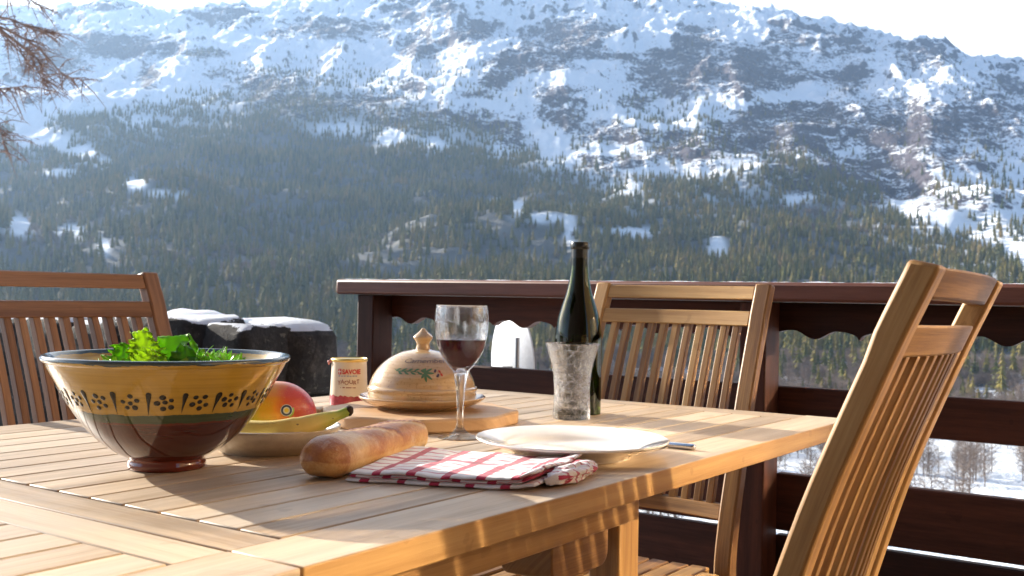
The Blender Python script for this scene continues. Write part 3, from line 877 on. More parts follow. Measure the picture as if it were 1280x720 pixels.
# ---------------------------------------------------------------- cheese dish and dome
n = NT('toffee_glazed_stoneware'); c = n.coord(); v1 = n.noise(1, 4, .6, n.mapping(c, (12, 12, 160))); v2 = n.noise(260, 2, .5, c)
col = n.ramp(v1, [(.3, (.44, .27, .12)), (.55, (.54, .36, .18)), (.75, (.62, .45, .26))])
n.base(n.mix(n.math('MULTIPLY', n.math('GREATER_THAN', v2, .63), .4), col, (.28, .15, .07)))
n.set(Roughness=.16, Coat_Weight=.7); n.b.inputs['Coat Roughness'].default_value = .05; n.bump(v1, .08, .0006); M_TOF = n.m
cd = Vector((-.143, 1.718, bt+.0004))
m = MB(); m.lathe(prof2([(0, .002), (.060, .002), (.064, 0), (.068, .002), (.080, .005), (.092, .0095), (.1005, .0150), (.1030, .0185), (.1015, .0200), (.0985, .0188), (.090, .0140), (.080, .0105), (.060, .0085), (0, .008)], 4), 96)
o = m.build('cheese_dish', M_TOF, None, sharp=60); o.location = cd; tag(o, 'glazed brown stoneware saucer under the cheese dome, on the round board', 'dish')
dome = thing('cheese_dome', 'brown glazed cheese dome with a pointed knob, painted leaves and lettering', 'cheese dome', cd+Vector((0, 0, .0135)))
DP = [(.0870, 0), (.0885, .003), (.0880, .013), (.0892, .0165), (.0890, .0205), (.0862, .0225), (.0840, .030), (.0775, .0430), (.0670, .0560), (.0520, .0680), (.0350, .0765), (.0180, .0810), (0, .0815)]
DPS = prof2(DP[:-2], 4)+[(.012, .0818)]
m = MB(); m.lathe(DPS+[(0, .082)], 96); m.lathe([(.0855, 0.0005), (.084, .02), (.080, .030), (.07, .048), (.05, .063), (.02, .076), (0, .0775)], 64); m.build('dome', M_TOF, dome, sharp=60)
m = MB(); m.lathe(prof2([(.0125, .0800), (.0112, .0850), (.0105, .0900), (.0130, .0950), (.0158, .0990), (.0160, .1015), (.0135, .1045), (.0085, .1085), (.0045, .1125), (.0025, .1150), (0, .1158)], 4), 48); m.build('knob', M_TOF, dome, sharp=60)
DQ = prof2(DP[4:], 10)
def dome_pt(a, z, off=.0005):
    for (r0, z0), (r1, z1) in zip(DQ, DQ[1:]):
        if z0 <= z <= z1+1e-9:
            t = (z-z0)/max(1e-9, z1-z0); r = r0+(r1-r0)*t
            nx, nz = (z1-z0), (r0-r1); l = math.hypot(nx, nz)
            return Vector(((r+off*nx/l)*math.cos(a), (r+off*nx/l)*math.sin(a), z+off*nz/l))
    return Vector((0, 0, .082))
# arc-length table for wrapping flat drawings on to the dome
LT = [0.0]
for (r0, z0), (r1, z1) in zip(DQ, DQ[1:]): LT.append(LT[-1]+math.hypot(r1-r0, z1-z0))
def z_at(s):
    for i in range(len(LT)-1):
        if LT[i] <= s <= LT[i+1]:
            t = (s-LT[i])/(LT[i+1]-LT[i]); return DQ[i][1]+(DQ[i+1][1]-DQ[i][1])*t
    return DQ[-1][1]
def r_at(s):
    for i in range(len(LT)-1):
        if LT[i] <= s <= LT[i+1]:
            t = (s-LT[i])/(LT[i+1]-LT[i]); return DQ[i][0]+(DQ[i+1][0]-DQ[i][0])*t
    return DQ[-1][0]
def dome_flat(poly2, s0, a0, off=.0005, scale_r=None):
    rr = r_at(s0) if scale_r is None else scale_r
    return [dome_pt(a0+x/rr, z_at(s0+y), off) for x, y in poly2]
def stroke2(path, w_):
    """flat brush stroke outline strips -> quads list of (x,y)"""
    out = []
    for i, p in enumerate(path):
        q = path[min(i+1, len(path)-1)]; o_ = path[max(i-1, 0)]
        dx, dy = q[0]-o_[0], q[1]-o_[1]; l = math.hypot(dx, dy) or 1
        ww = w_[i] if isinstance(w_, list) else w_
        out.append(((p[0]-dy/l*ww, p[1]+dx/l*ww), (p[0]+dy/l*ww, p[1]-dx/l*ww)))
    return out
def dome_strokes(name, mat, strokes, a0, s0):
    P, F = [], []
    for path, w_ in strokes:
        sp2 = [(p.x, p.y) for p in spline([(a, b, 0) for a, b in path], 5)]
        if isinstance(w_, tuple): ws = [w_[0]+(w_[1]-w_[0])*math.sin(PI*i/(len(sp2)-1)) for i in range(len(sp2))]
        else: ws = w_
        st_ = stroke2(sp2, ws); b = len(P)
        for l_, r_ in st_: P += dome_flat([l_, r_], s0, a0)
        for i in range(len(st_)-1): F.append([b+2*i, b+2*i+1, b+2*i+3, b+2*i+2])
    return mesh_obj(name, P, F, mat, dome, solid=.0002)
M_PG = plain('painted_green', (.11, .20, .09), .25); M_PR = plain('painted_red', (.42, .05, .03), .25); M_PB = plain('painted_dark_blue', (.10, .07, .08), .25)
fa = R(-90)+math.atan2(-cd.x, cd.y)*-1     # the side of the dome that faces the camera
fa = math.atan2(-cd.y, -cd.x)
gs = []
for i in range(9):
    x = -.046+i*.0052
    gs.append(([(x, .001*math.sin(i)), (x+.004, .0035*(-1)**i), (x+.0085, .0052*(-1)**i)], (.0004, .0016)))
gs.append(([(-.050, .004), (-.040, .0), (-.020, .001), (-.002, -.003)], (.0004, .0009)))
for (dx, dy) in ((.012, .008), (.014, -.001), (.010, -.012), (.002, -.016), (-.005, -.010), (.001, .009), (-.006, .005)):
    gs.append(([(.002, -.002), (.002+dx*.5, -.002+dy*.55), (.002+dx, -.002+dy)], (.0005, .0019)))
dome_strokes('painted_leaves', M_PG, gs, fa+.02, .034)
gb = [([(.018+.003*math.cos(t), .001+.003*math.sin(t)), (.018, .001)], .0026) for t in (0, 2, 4)]
dome_strokes('painted_berries', M_PB, [([(.017, .002), (.020, .001)], (.002, .0034)), ([(.020, -.006), (.023, -.008)], (.002, .0034))], fa+.02, .034)
dome_strokes('painted_flower', M_PR, [([(.024, .000), (.027, .001)], (.001, .003)), ([(.026, -.006), (.029, -.005)], (.001, .003))], fa+.02, .034)

def text_mesh(txt, size, fn, mat, parent, name, shear=0.0, bold=0.0, sub=.0012, extrude=False, font_space=1.0):
    cu = bpy.data.curves.new('t', 'FONT'); cu.body = txt; cu.size = size; cu.align_x = 'CENTER'; cu.shear = shear; cu.offset = bold; cu.space_character = font_space
    cu.resolution_u = 3
    ob = bpy.data.objects.new('t', cu); COL.objects.link(ob)
    dg = bpy.context.evaluated_depsgraph_get(); me = bpy.data.meshes.new_from_object(ob.evaluated_get(dg))
    bpy.data.objects.remove(ob)
    import bmesh
    b = bmesh.new(); b.from_mesh(me)
    bmesh.ops.triangulate(b, faces=b.faces)
    for _ in range(2):
        ed = [e for e in b.edges if e.calc_length() > sub]
        if ed: bmesh.ops.subdivide_edges(b, edges=ed, cuts=1)
    bmesh.ops.triangulate(b, faces=b.faces)
    V = [fn(v.co.x, v.co.y) for v in b.verts]; F = [[v.index for v in f.verts] for f in b.faces]
    b.free(); bpy.data.meshes.remove(me)
    return mesh_obj(name, V, F, mat, parent)
text_mesh('Camembert', .0150, lambda x, y: dome_pt(fa+.10+x/r_at(.056), z_at(.052+y-.9*0), .0006), M_PB, dome, 'lettering', shear=.3, bold=-.0001)

# ---------------------------------------------------------------- yogurt pot
n = NT('cream_cardboard_pot'); c = n.coord(); sep = n.new('ShaderNodeSeparateXYZ'); n.link(c, sep.inputs[0])
n.base(n.ramp(n.noise(12, 3, .5, c), [(.3, (.66, .56, .42)), (.7, (.74, .64, .50))])); n.set(Roughness=.35, Coat_Weight=.3); M_POT = n.m
n = NT('berry_red_print'); n.base(n.ramp(n.noise(90, 4, .6, n.coord()), [(.35, (.30, .02, .03)), (.65, (.50, .05, .07))])); n.set(Roughness=.35, Coat_Weight=.3); M_BER = n.m
yp = at(-.2985, 1.955)
pot = thing('yogurt_pot', 'small cream yogurt pot with red berries printed round its foot', 'yogurt pot', yp)
YR = lambda z: .0352-(.0352-.0318)*(z/.085)
m = MB(); m.lathe([(0, .001), (.0335, 0), (.0350, .0015), (YR(.02), .02), (YR(.05), .05), (YR(.080), .080)], 64); m.build('pot_body', M_POT, pot, sharp=50)
m = MB(); m.lathe([(YR(.079), .0795), (.0336, .0805), (.0340, .0825), (.0336, .0848), (.0322, .0858), (.0315, .0846), (0, .0846)], 64); m.build('pot_rim', plain('gold_foil', (.78, .55, .18), .3, .8), pot, sharp=50)
m = MB(); m.tube([(-.0315, -.006, .0805), (-.037, -.008, .079), (-.0365, -.008, .073)], [.003, .003, .001], 6); m.build('lid_tab', plain('pink_foil', (.62, .22, .2), .4), pot, smooth=True)
P, F = [], []; N = 96
for i in range(N):
    a = 2*PI*i/N; h = .0165+.0035*mnoise.noise(Vector((math.cos(a)*5, math.sin(a)*5, 3)))+.002*abs(math.sin(a*11))
    for z in (.0008, h*.33, h*.66, h): P.append(Vector(((YR(z)+.0003)*math.cos(a), (YR(z)+.0003)*math.sin(a), z)))
for i in range(N):
    j = (i+1) % N
    for k in range(3): F.append([4*i+k, 4*j+k, 4*j+k+1, 4*i+k+1])
mesh_obj('berry_band', P, F, M_BER, pot, smooth=True)
fy = math.atan2(-yp.y, -yp.x)
def pot_pt(a_m, z, off=.0006): return Vector(((YR(z)+off)*math.cos(fy+a_m/YR(z)), (YR(z)+off)*math.sin(fy+a_m/YR(z)), z))
M_PRED = plain('print_red', (.58, .03, .03), .4); M_PBR = plain('print_brown', (.28, .07, .05), .4); M_PGR = plain('print_grey', (.36, .36, .42), .4); M_PWH = plain('print_white', (.78, .76, .72), .4)
text_mesh('SAVOIE', .0118, lambda x, y: pot_pt(x*.88+.0045, .0585+y), M_PRED, pot, 'lettering', bold=.00045)
text_mesh('YAOURT', .0108, lambda x, y: pot_pt(x*.95-.001, .0400+y+.0012*math.sin(x*420)), M_PBR, pot, 'lettering', bold=.0001)
def pot_rects(name, mat, rects, off=.0005):
    P, F = [], []
    for (x0, x1, z0, z1) in rects:
        K = max(1, int((x1-x0)/.002)); b = len(P)
        for i in range(K+1):
            x = x0+(x1-x0)*i/K; P += [pot_pt(x, z0, off), pot_pt(x, z1, off)]
        for i in range(K): F.append([b+2*i, b+2*i+2, b+2*i+3, b+2*i+1])
    mesh_obj(name, P, F, mat, pot)
pot_rects('emblem', M_PRED, [(-.0205, -.0145, .0575, .0675)], .0005)
pot_rects('cross', M_PWH, [(-.0182, -.0168, .0585, .0665), (-.0200, -.0150, .0618, .0632)], .0010)
pot_rects('small_print', M_PGR, [(-.020+i*.0052, -.0165+i*.0052+.0006*(i % 2), .0533, .0560-.0006*(i % 3 == 1)) for i in range(7)])
pot_rects('small_print', M_PBR, [(-.016, -.0145, .0328, .0343), (-.0115, -.0075, .0328, .0348), (-.0055, .0045, .0328, .0345), (.0065, .0125, .0328, .0342)])

# ---------------------------------------------------------------- glassware
def glass(name, col=(1, 1, 1), rough=0.0, ior=1.5):
    n = NT(name); n.set(Base_Color=col, Roughness=rough, IOR=ior, Transmission_Weight=1.0, Specular_IOR_Level=.5); return n
def thin(n, f, tint=(1, 1, 1)):
    tr = n.new('ShaderNodeBsdfTransparent'); tr.inputs[0].default_value = tint+(1,)
    mx = n.new('ShaderNodeMixShader'); mx.inputs[0].default_value = f
    n.link(n.b.outputs[0], mx.inputs[1]); n.link(tr.outputs[0], mx.inputs[2]); n.link(mx.outputs[0], n.out.inputs[0])
    return n.m
M_GLASS = thin(glass('clear_glass'), .45)
gw = at(-.0715, 1.520)
wg = thing('wine_glass', 'stemmed wine glass half full of red wine', 'wine glass', gw)
GO = [(0, .0), (.031, .0), (.0318, .0012), (.030, .0022), (.022, .0042), (.0120, .0085), (.0062, .0160), (.0047, .0300), (.0050, .0480), (.0068, .0680), (.0092, .0860), (.0118, .0960), (.0185, .1040), (.0270, .1160), (.0335, .1300), (.0375, .1480), (.0388, .1620), (.0386, .1760), (.0372, .1900)]
GI = [(.0366, .1908), (.0360, .1900), (.0373, .1760), (.0375, .1620), (.0362, .1480), (.0321, .1300), (.0256, .1170), (.0165, .1060), (.0080, .1015), (0, .1005)]
m = MB(); m.lathe(prof2(GO[2:], 4)+prof2(GI, 4), 64); m.lathe([(0, 0), (.031, 0), (.0318, .0012)], 64)
m.build('glass_body', M_GLASS, wg, sharp=50)
# facets cut in the top of the stem
wn = NT('red_wine'); wn.set(Base_Color=(.055, .001, .009), Roughness=0.02, IOR=1.34, Transmission_Weight=.5)
M_WINE = wn.m
WI = prof2(GI[::-1], 6)
wl = .1415; prof = [(max(0, r+.00025), z) for r, z in WI if z < wl]
prof = [(0, .1008)]+prof[1:]
rtop = prof[-1][0]
m = MB(); m.lathe(prof+[(rtop+.0008, wl), (rtop, wl+.0006), (rtop-.002, wl), (0, wl)], 64); m.build('wine', M_WINE, wg, sharp=50)

tn = glass('crackled_glass', (.99, .99, 1.0), .0)
vo = tn.new('ShaderNodeTexVoronoi', feature='DISTANCE_TO_EDGE'); vo.inputs['Scale'].default_value = 75
add = tn.new('ShaderNodeVectorMath', operation='ADD'); tn.link(tn.coord(), add.inputs[0]); sc_ = tn.new('ShaderNodeVectorMath', operation='SCALE'); sc_.inputs['Scale'].default_value = .006
nz = tn.new('ShaderNodeTexNoise'); nz.inputs['Scale'].default_value = 120; tn.link(nz.outputs['Color'], sc_.inputs[0]); tn.link(sc_.outputs[0], add.inputs[1]); tn.link(add.outputs[0], vo.inputs['Vector'])
wv = tn.noise(1, 2, .5, tn.mapping(tn.coord(), (95, 95, 45)))
hgt = tn.math('ADD', tn.math('MULTIPLY', wv, 1.2), tn.math('ADD', tn.math('MINIMUM', tn.math('MULTIPLY', vo.outputs[0], 5.0), .16), tn.math('MULTIPLY', tn.noise(190, 2, .5, tn.coord()), .5)))
tn.bump(hgt, .8, .0022); M_CRACK = thin(tn, .3)
tb = at(.1045, 1.790)
m = MB()
TO = [(.0300, 0), (.0312, .0012), (.0318, .008), (.0308, .030), (.0306, .050), (.0325, .075), (.0372, .098), (.0432, .118), (.0462, .1265)]
TI = [(.0455, .1275), (.0446, .1262), (.0408, .116), (.0345, .096), (.0296, .074), (.0275, .050), (.0272, .030), (.0268, .020), (.020, .0165), (0, .0160)]
m.lathe([(0, .001), (.026, .001), (.030, 0)], 64); m.lathe(prof2(TO, 4)+prof2(TI, 4), 64)
o = m.build('tumbler', M_CRACK, None, sharp=50); o.location = tb; tag(o, 'flared tumbler of clear crackled glass in front of the green bottle', 'tumbler')

n = glass('dark_green_glass', (.05, .085, .006), .0, 1.45); n.set(Specular_IOR_Level=.3); M_BOT = thin(n, .12, (.02, .05, .005))
bo = at(.1190, 1.868)
bottle = thing('wine_bottle', 'tall open dark green glass wine bottle', 'bottle', bo)
BO = [(.0, .010), (.020, .006), (.036, .0), (.0405, .003), (.0415, .010), (.0415, .100), (.0415, .132), (.0400, .150), (.0365, .170), (.0300, .192), (.0235, .212), (.0190, .232), (.0165, .252), (.0155, .275), (.0150, .290)]
m = MB(); m.lathe(prof2(BO[2:], 5)+[(.0150, .2965), (.0158, .298), (.0158, .3005), (.0145, .3015), (.0110, .3015), (.0108, .298), (.0108, .270), (.0130, .245), (.0195, .208), (.0330, .170), (.0380, .148), (.0385, .130), (.0385, .020), (.034, .014), (.02, .022), (.0, .030)], 64)
m.lathe([(0, .022), (.02, .016), (.032, .003), (.036, 0)], 64)
m.build('bottle_glass', M_BOT, bottle, sharp=50)
m = MB(); m.lathe([(.01545, .262), (.0157, .262), (.0155, .2755), (.0153, .2900), (.0163, .2912), (.0168, .2950), (.0168, .3008), (.0158, .3030), (.0135, .3035), (.0118, .3030), (.0112, .300)], 48)
m.build('neck_foil', plain('black_foil', (.012, .014, .012), .25), bottle, sharp=40)

# ---------------------------------------------------------------- plate and knife
n = NT('white_glazed_plate'); n.base(n.ramp(n.noise(8, 2, .5, n.coord()), [(.3, (.74, .72, .68)), (.7, (.79, .77, .73))])); n.set(Roughness=.12, Coat_Weight=.4); M_PLATE = n.m
m = MB()
m.lathe(prof2([(0, .0025), (.066, .0025), (.070, .0), (.075, .0), (.078, .003), (.090, .0095), (.110, .0165), (.1225, .0205), (.1252, .0222), (.1245, .0238), (.1220, .0238), (.106, .0190), (.092, .0135), (.084, .0085), (.076, .0062), (.060, .0055), (0, .0052)], 5), 128)
o = m.build('dinner_plate', M_PLATE, None, sharp=60); o.location = at(.0815, 1.372); tag(o, 'plain white dinner plate at the table edge between towel and knife', 'plate')
kn = thing('table_knife', 'steel table knife with its rounded handle showing beyond the plate', 'knife', at(.252, 1.436), math.atan2(1.462-1.436, .213-.252))
M_STEEL = plain('polished_steel', (.62, .62, .64), .18, 1.0)
m = MB(); rings = []
for (x, a, b) in [(-.0012, .002, .0015), (0, .0052, .0036), (.004, .0064, .0044), (.03, .0060, .0042), (.07, .0050, .0036), (.082, .0040, .003)]:
    rings.append([(x, a*math.cos(2*PI*k/14), .0046+b*math.sin(2*PI*k/14)) for k in range(14)])
m.strip(rings); m.build('handle', M_STEEL, kn, sharp=60)
m = MB(); m.prism([(.081, .003), (.15, .0065), (.175, .004), (.181, -.001), (.16, -.0045), (.081, -.0035)], .0006+.003, .0048, 'xy'); m.build('blade', M_STEEL, kn, bevel=.0004)
# ---------------------------------------------------------------- bread
n = NT('crusty_bread'); c = n.coord()
sep = n.new('ShaderNodeSeparateXYZ'); n.link(n.coord('UV'), sep.inputs[0])
f1 = n.noise(16, 5, .65, c); f2 = n.noise(320, 3, .6, c)
q = n.math('ADD', n.math('ADD', n.math('MULTIPLY', f1, .75), n.math('MULTIPLY', n.attr('crust'), .55)), n.math('MULTIPLY', n.math('SUBTRACT', f2, .5), .28))
col = n.ramp(q, [(.22, (.64, .43, .20)), (.40, (.54, .29, .095)), (.55, (.38, .14, .032)), (.78, (.22, .062, .016))])
n.base(n.mix(n.math('MULTIPLY', n.math('GREATER_THAN', n.noise(42, 4, .7, c), .62), .22), col, (.66, .53, .38)))
n.set(Roughness=.42, Subsurface_Weight=.06, Coat_Weight=.08); n.b.inputs['Subsurface Scale'].default_value = .006
n.bump(n.math('ADD', n.math('MULTIPLY', f2, .4), n.noise(90, 5, .7, c)), .45, .0022); M_BREAD = n.m
A_, B_ = Vector((-.212, 1.142, 0)), Vector((-.128, 1.392, 0))
ax = (B_-A_); LB = ax.length; ax.normalize(); sd = Vector((ax.y, -ax.x, 0))
P, F, CR = [], [], []
NL, NS = 90, 56
def endr(t):
    if t < .17: return math.sqrt(max(0, 1-((.17-t)/.17)**2.3))
    if t > .965: return max(.72, 1-((t-.965)/.035)**2*.28)
    return 1
for i in range(NL+1):
    t = i/NL; e = max(.02, endr(t))
    wx = (.0305-.0035*t)*e*(1+.03*math.sin(t*17)); hz = .0245*e*(1-.10*t)
    cz = .0232-.002*t
    for k in range(NS):
        th = 2*PI*k/NS; cs, sn = math.cos(th), math.sin(th)
        x = wx*(abs(cs)**.9)*(1 if cs > 0 else -1); z = hz*(abs(sn)**.95)*(1 if sn > 0 else -1)
        if sn < -.55: z = max(z, -hz*.90)
        # three slanting scores across the top crust
        sc = 0; cr = 0
        for s0 in (.40, .74):
            dd_ = (t-s0)-.26*x/.028+.03*mnoise.noise(Vector((t*30, x*90, 1)))
            w_ = math.exp(-(dd_/.028)**2)*max(0, sn)**1.5
            sc -= .0012*w_; cr -= .7*w_
            sc += .0016*math.exp(-((dd_-.045)/.02)**2)*max(0, sn)**1.3; cr += .8*math.exp(-((dd_-.045)/.02)**2)*max(0, sn)
        r_n = 1+.045*mnoise.noise(Vector((t*7, cs*1.3, sn*1.3)))+.03*mnoise.noise(Vector((t*22, cs*3, sn*3)))+.012*mnoise.noise(Vector((t*70, cs*8, sn*8)))
        p = A_+ax*(t*LB)+sd*(x*r_n)+Vector((0, 0, ZT+max(.0008, cz+z*r_n+sc)))
        P.append(p); CR.append(cr+(.35 if t > .3 else .1)*max(0, sn)*.6+ (.3 if t < .12 else 0)-.25*(sn < -.2))
for i in range(NL):
    for k in range(NS):
        j = (k+1) % NS; F.append([i*NS+k, i*NS+j, (i+1)*NS+j, (i+1)*NS+k])
F.append(list(range(NS))[::-1]); F.append([NL*NS+k for k in range(NS)])
br = mesh_obj('bread_loaf', P, F, M_BREAD, sharp=55)
at_ = br.data.attributes.new('crust', 'FLOAT', 'POINT'); at_.data.foreach_set('value', CR)
tag(br, 'short crusty white loaf of bread lying between the salad bowl and the towel', 'bread')

# ---------------------------------------------------------------- checked towel, folded
n = NT('red_white_check_cloth'); sep = n.new('ShaderNodeSeparateXYZ'); n.link(n.coord('UV'), sep.inputs[0])
def stripe(co, period, width, off):
    a = n.math('FRACT', n.math('ADD', n.math('MULTIPLY', co, 1/period), off))
    return n.math('LESS_THAN', a, width/period)
wob = n.math('MULTIPLY', n.math('SUBTRACT', n.noise(60, 2, .5, n.coord('UV')), .5), .0012)
X_ = n.math('ADD', sep.outputs['X'], wob); Y_ = n.math('ADD', sep.outputs['Y'], wob)
bold = stripe(X_, .041, .0105, .22)
thin = stripe(Y_, .0185, .0036, .3)
bold2 = stripe(Y_, .094, .0095, .12)
red = n.math('MAXIMUM', bold, n.math('MAXIMUM', n.math('MULTIPLY', thin, .85), n.math('MULTIPLY', bold2, .9)))
both = n.math('MULTIPLY', bold, n.math('MAXIMUM', thin, bold2))
weave = n.noise(1500, 2, .5, n.coord('UV'))
wht = n.ramp(weave, [(.3, (.70, .67, .66)), (.7, (.80, .78, .77))])
rd = n.ramp(weave, [(.3, (.36, .012, .05)), (.7, (.50, .03, .09))])
col = n.mix(red, wht, rd); col = n.mix(n.math('MULTIPLY', both, .8), col, (.26, .006, .03))
n.base(col); n.set(Roughness=.85, Sheen_Weight=.2)
n.bump(n.math('ADD', n.math('MULTIPLY', weave, .5), n.noise(260, 3, .6, n.coord('UV'))), .45, .0010); M_TOWEL = n.m
T0, T1, T2, T3 = Vector((-.178, 1.148)), Vector((.030, 1.105)), Vector((.096, 1.262)), Vector((-.128, 1.345))   # front left, front right, back right, back left
def twp(s, t):
    a = T0.lerp(T1, s); b = T3.lerp(T2, s); return a.lerp(b, t)
towel = thing('tea_towel', 'white tea towel with red checks, folded, its right end crumpled', 'towel', (0, 0, 0))
def slab(z0, th, s0, s1, t0, t1, seed, uvo, crumple, name, lift=0.0):
    NX, NY = 96, 44
    P, F, U = [], [], []
    UV = {}
    def surf(s, t, up):
        cx = max(0, (s-.74)/.26)
        w1 = mnoise.noise(Vector((s*5, t*3, seed)))*.0022+mnoise.noise(Vector((s*17, t*9, seed+3)))*.0009
        cr = crumple*cx*(.010*mnoise.noise(Vector((s*10, t*5, 7)))+.008*abs(mnoise.noise(Vector((s*19+t*6, t*11, 2))))+.013*cx)
        e = min(1, min((t-t0)/.05, (t1-t)/.05, (s-s0)/.03, (s1-s)/.03)); e = max(0, e)
        prof = math.sqrt(max(0, 1-(1-e)**2))
        z = z0+lift*s*s+max(0, cr+.004*crumple*cx)+w1*(1 if z0 > .006 else .3)
        half = th/2*prof
        p = twp(s, t)
        ed = .004*mnoise.noise(Vector((s*6, t*6, seed+8)))*(1+2*cx)
        return Vector((p.x+ed*.6, p.y+ed, ZT+max(.0006, z+(half if up else -half))))
    idx = {}
    for up in (1, 0):
        for j in range(NY+1):
            for i in range(NX+1):
                if not up and (i in (0, NX) or j in (0, NY)): idx[(up, i, j)] = idx[(1, i, j)]; continue
                s = s0+(s1-s0)*i/NX; t = t0+(t1-t0)*(j/NY)
                idx[(up, i, j)] = len(P); P.append(surf(s, t, up)); U.append((s*.225+uvo[0], t*.165*(1 if up else -1)+uvo[1]))
    FU = []
    for up in (1, 0):
        for j in range(NY):
            for i in range(NX):
                f = [idx[(up, i, j)], idx[(up, i+1, j)], idx[(up, i+1, j+1)], idx[(up, i, j+1)]]
                if not up: f = f[::-1]
                F.append(f); FU.append([U[q] for q in f])
    return mesh_obj(name, P, F, M_TOWEL, towel, smooth=True, uvs=FU)
slab(.0026, .0048, .00, .99, .00, 1.0, 1, (.013, .02), .25, 'bottom_layer')
slab(.0068, .0046, .015, .965, .012, .98, 4, (.030, .051), .35, 'middle_layer')
slab(.0110, .0046, .022, .985, -.004, .99, 9, (.0, .0), .5, 'top_layer')
# crumpled bunch at the right end
P, F, U = [], [], []
NX, NY = 60, 40
for j in range(NY+1):
    for i in range(NX):
        th = 2*PI*i/NX; t = j/NY
        p0 = Vector((.048, 1.128, 0)).lerp(Vector((.097, 1.245, 0)), t)
        r = (.0098*math.sin(PI*(.10+.85*t))**.6)*(1+.35*mnoise.noise(Vector((math.cos(th)*1.6, math.sin(th)*1.6, t*6)))+.18*mnoise.noise(Vector((math.cos(th)*5, math.sin(th)*5, t*17))))
        P.append(Vector((p0.x+r*1.9*math.cos(th), p0.y+r*.5*math.cos(th), ZT+max(.0008, .0095+r*math.sin(th)))))
        U.append((r*th+.2+t*.03, t*.135))
for j in range(NY):
    for i in range(NX):
        a, b = j*NX+i, j*NX+(i+1) % NX; F.append([a, b, b+NX, a+NX])
F.append(list(range(NX))[::-1]); F.append([NY*NX+i for i in range(NX)])
UVS = [[(U[q][0]+(.08 if (q % NX == 0 and f[0] % NX == NX-1) else 0), U[q][1]) for q in f] for f in F]
mesh_obj('crumpled_end', P, F, M_TOWEL, towel, smooth=True, uvs=UVS, subsurf=1)
m = MB()
# ================================================================== TERRAIN ACROSS THE VALLEY
def _hash(ix, iy, seed):
    h = (ix.astype(np.int64)*374761393+iy.astype(np.int64)*668265263+seed*1442695041) & 0x7fffffff
    h = (h ^ (h >> 13))*1274126177 & 0x7fffffff
    return ((h ^ (h >> 16)) & 0xffff)/65535.0
def vnoise(x, y, seed):
    ix, iy = np.floor(x), np.floor(y); fx, fy = x-ix, y-iy
    fx = fx*fx*fx*(fx*(fx*6-15)+10); fy = fy*fy*fy*(fy*(fy*6-15)+10)
    a = _hash(ix, iy, seed); b = _hash(ix+1, iy, seed); c = _hash(ix, iy+1, seed); d = _hash(ix+1, iy+1, seed)
    return (a*(1-fx)+b*fx)*(1-fy)+(c*(1-fx)+d*fx)*fy
def fbm(x, y, seed, octv=5, gain=.5, ridged=False):
    s = np.zeros_like(x); a = 1.0; tot = 0
    for o in range(octv):
        v = vnoise(x*2**o+13.1*o, y*2**o-7.7*o, seed+o)
        if ridged: v = 1-np.abs(2*v-1)
        s += a*v; tot += a; a *= gain
    return s/tot
SKY = np.array([(-700, 60), (-400, 40), (-120, 20), (0, 8), (60, 6), (120, 1), (165, 8), (210, 14), (260, 8), (300, 3), (350, -3), (420, -12), (600, -24), (740, -16), (860, -3), (907, 5), (984, 11), (1029, 28), (1080, 40), (1129, 53), (1151, 47), (1175, 50), (1195, 61), (1240, 72), (1280, 82), (1400, 120), (1700, 170)], float)
FOR = np.array([(-700, 170), (0, 150), (60, 142), (110, 134), (200, 124), (250, 124), (290, 108), (330, 92), (400, 98), (450, 106), (500, 124), (560, 134), (620, 142), (660, 168), (700, 190), (740, 206), (800, 216), (880, 222), (930, 208), (975, 200), (1010, 202), (1050, 212), (1075, 222), (1100, 242), (1125, 268), (1150, 278), (1200, 296), (1240, 312), (1280, 332), (1400, 370), (1700, 400)], float)
RT = np.array([(5, -.62), (30, -.36), (60, -.275), (150, -.205), (300, -.142), (430, -.102), (560, -.070), (800, -.026), (1100, .018), (1500, .068), (2000, .120), (2600, .176), (3300, .222), (4100, .262)], float)
def pxa(az): return 640+FPX*np.tan(np.clip(az, -1.05, 1.05))
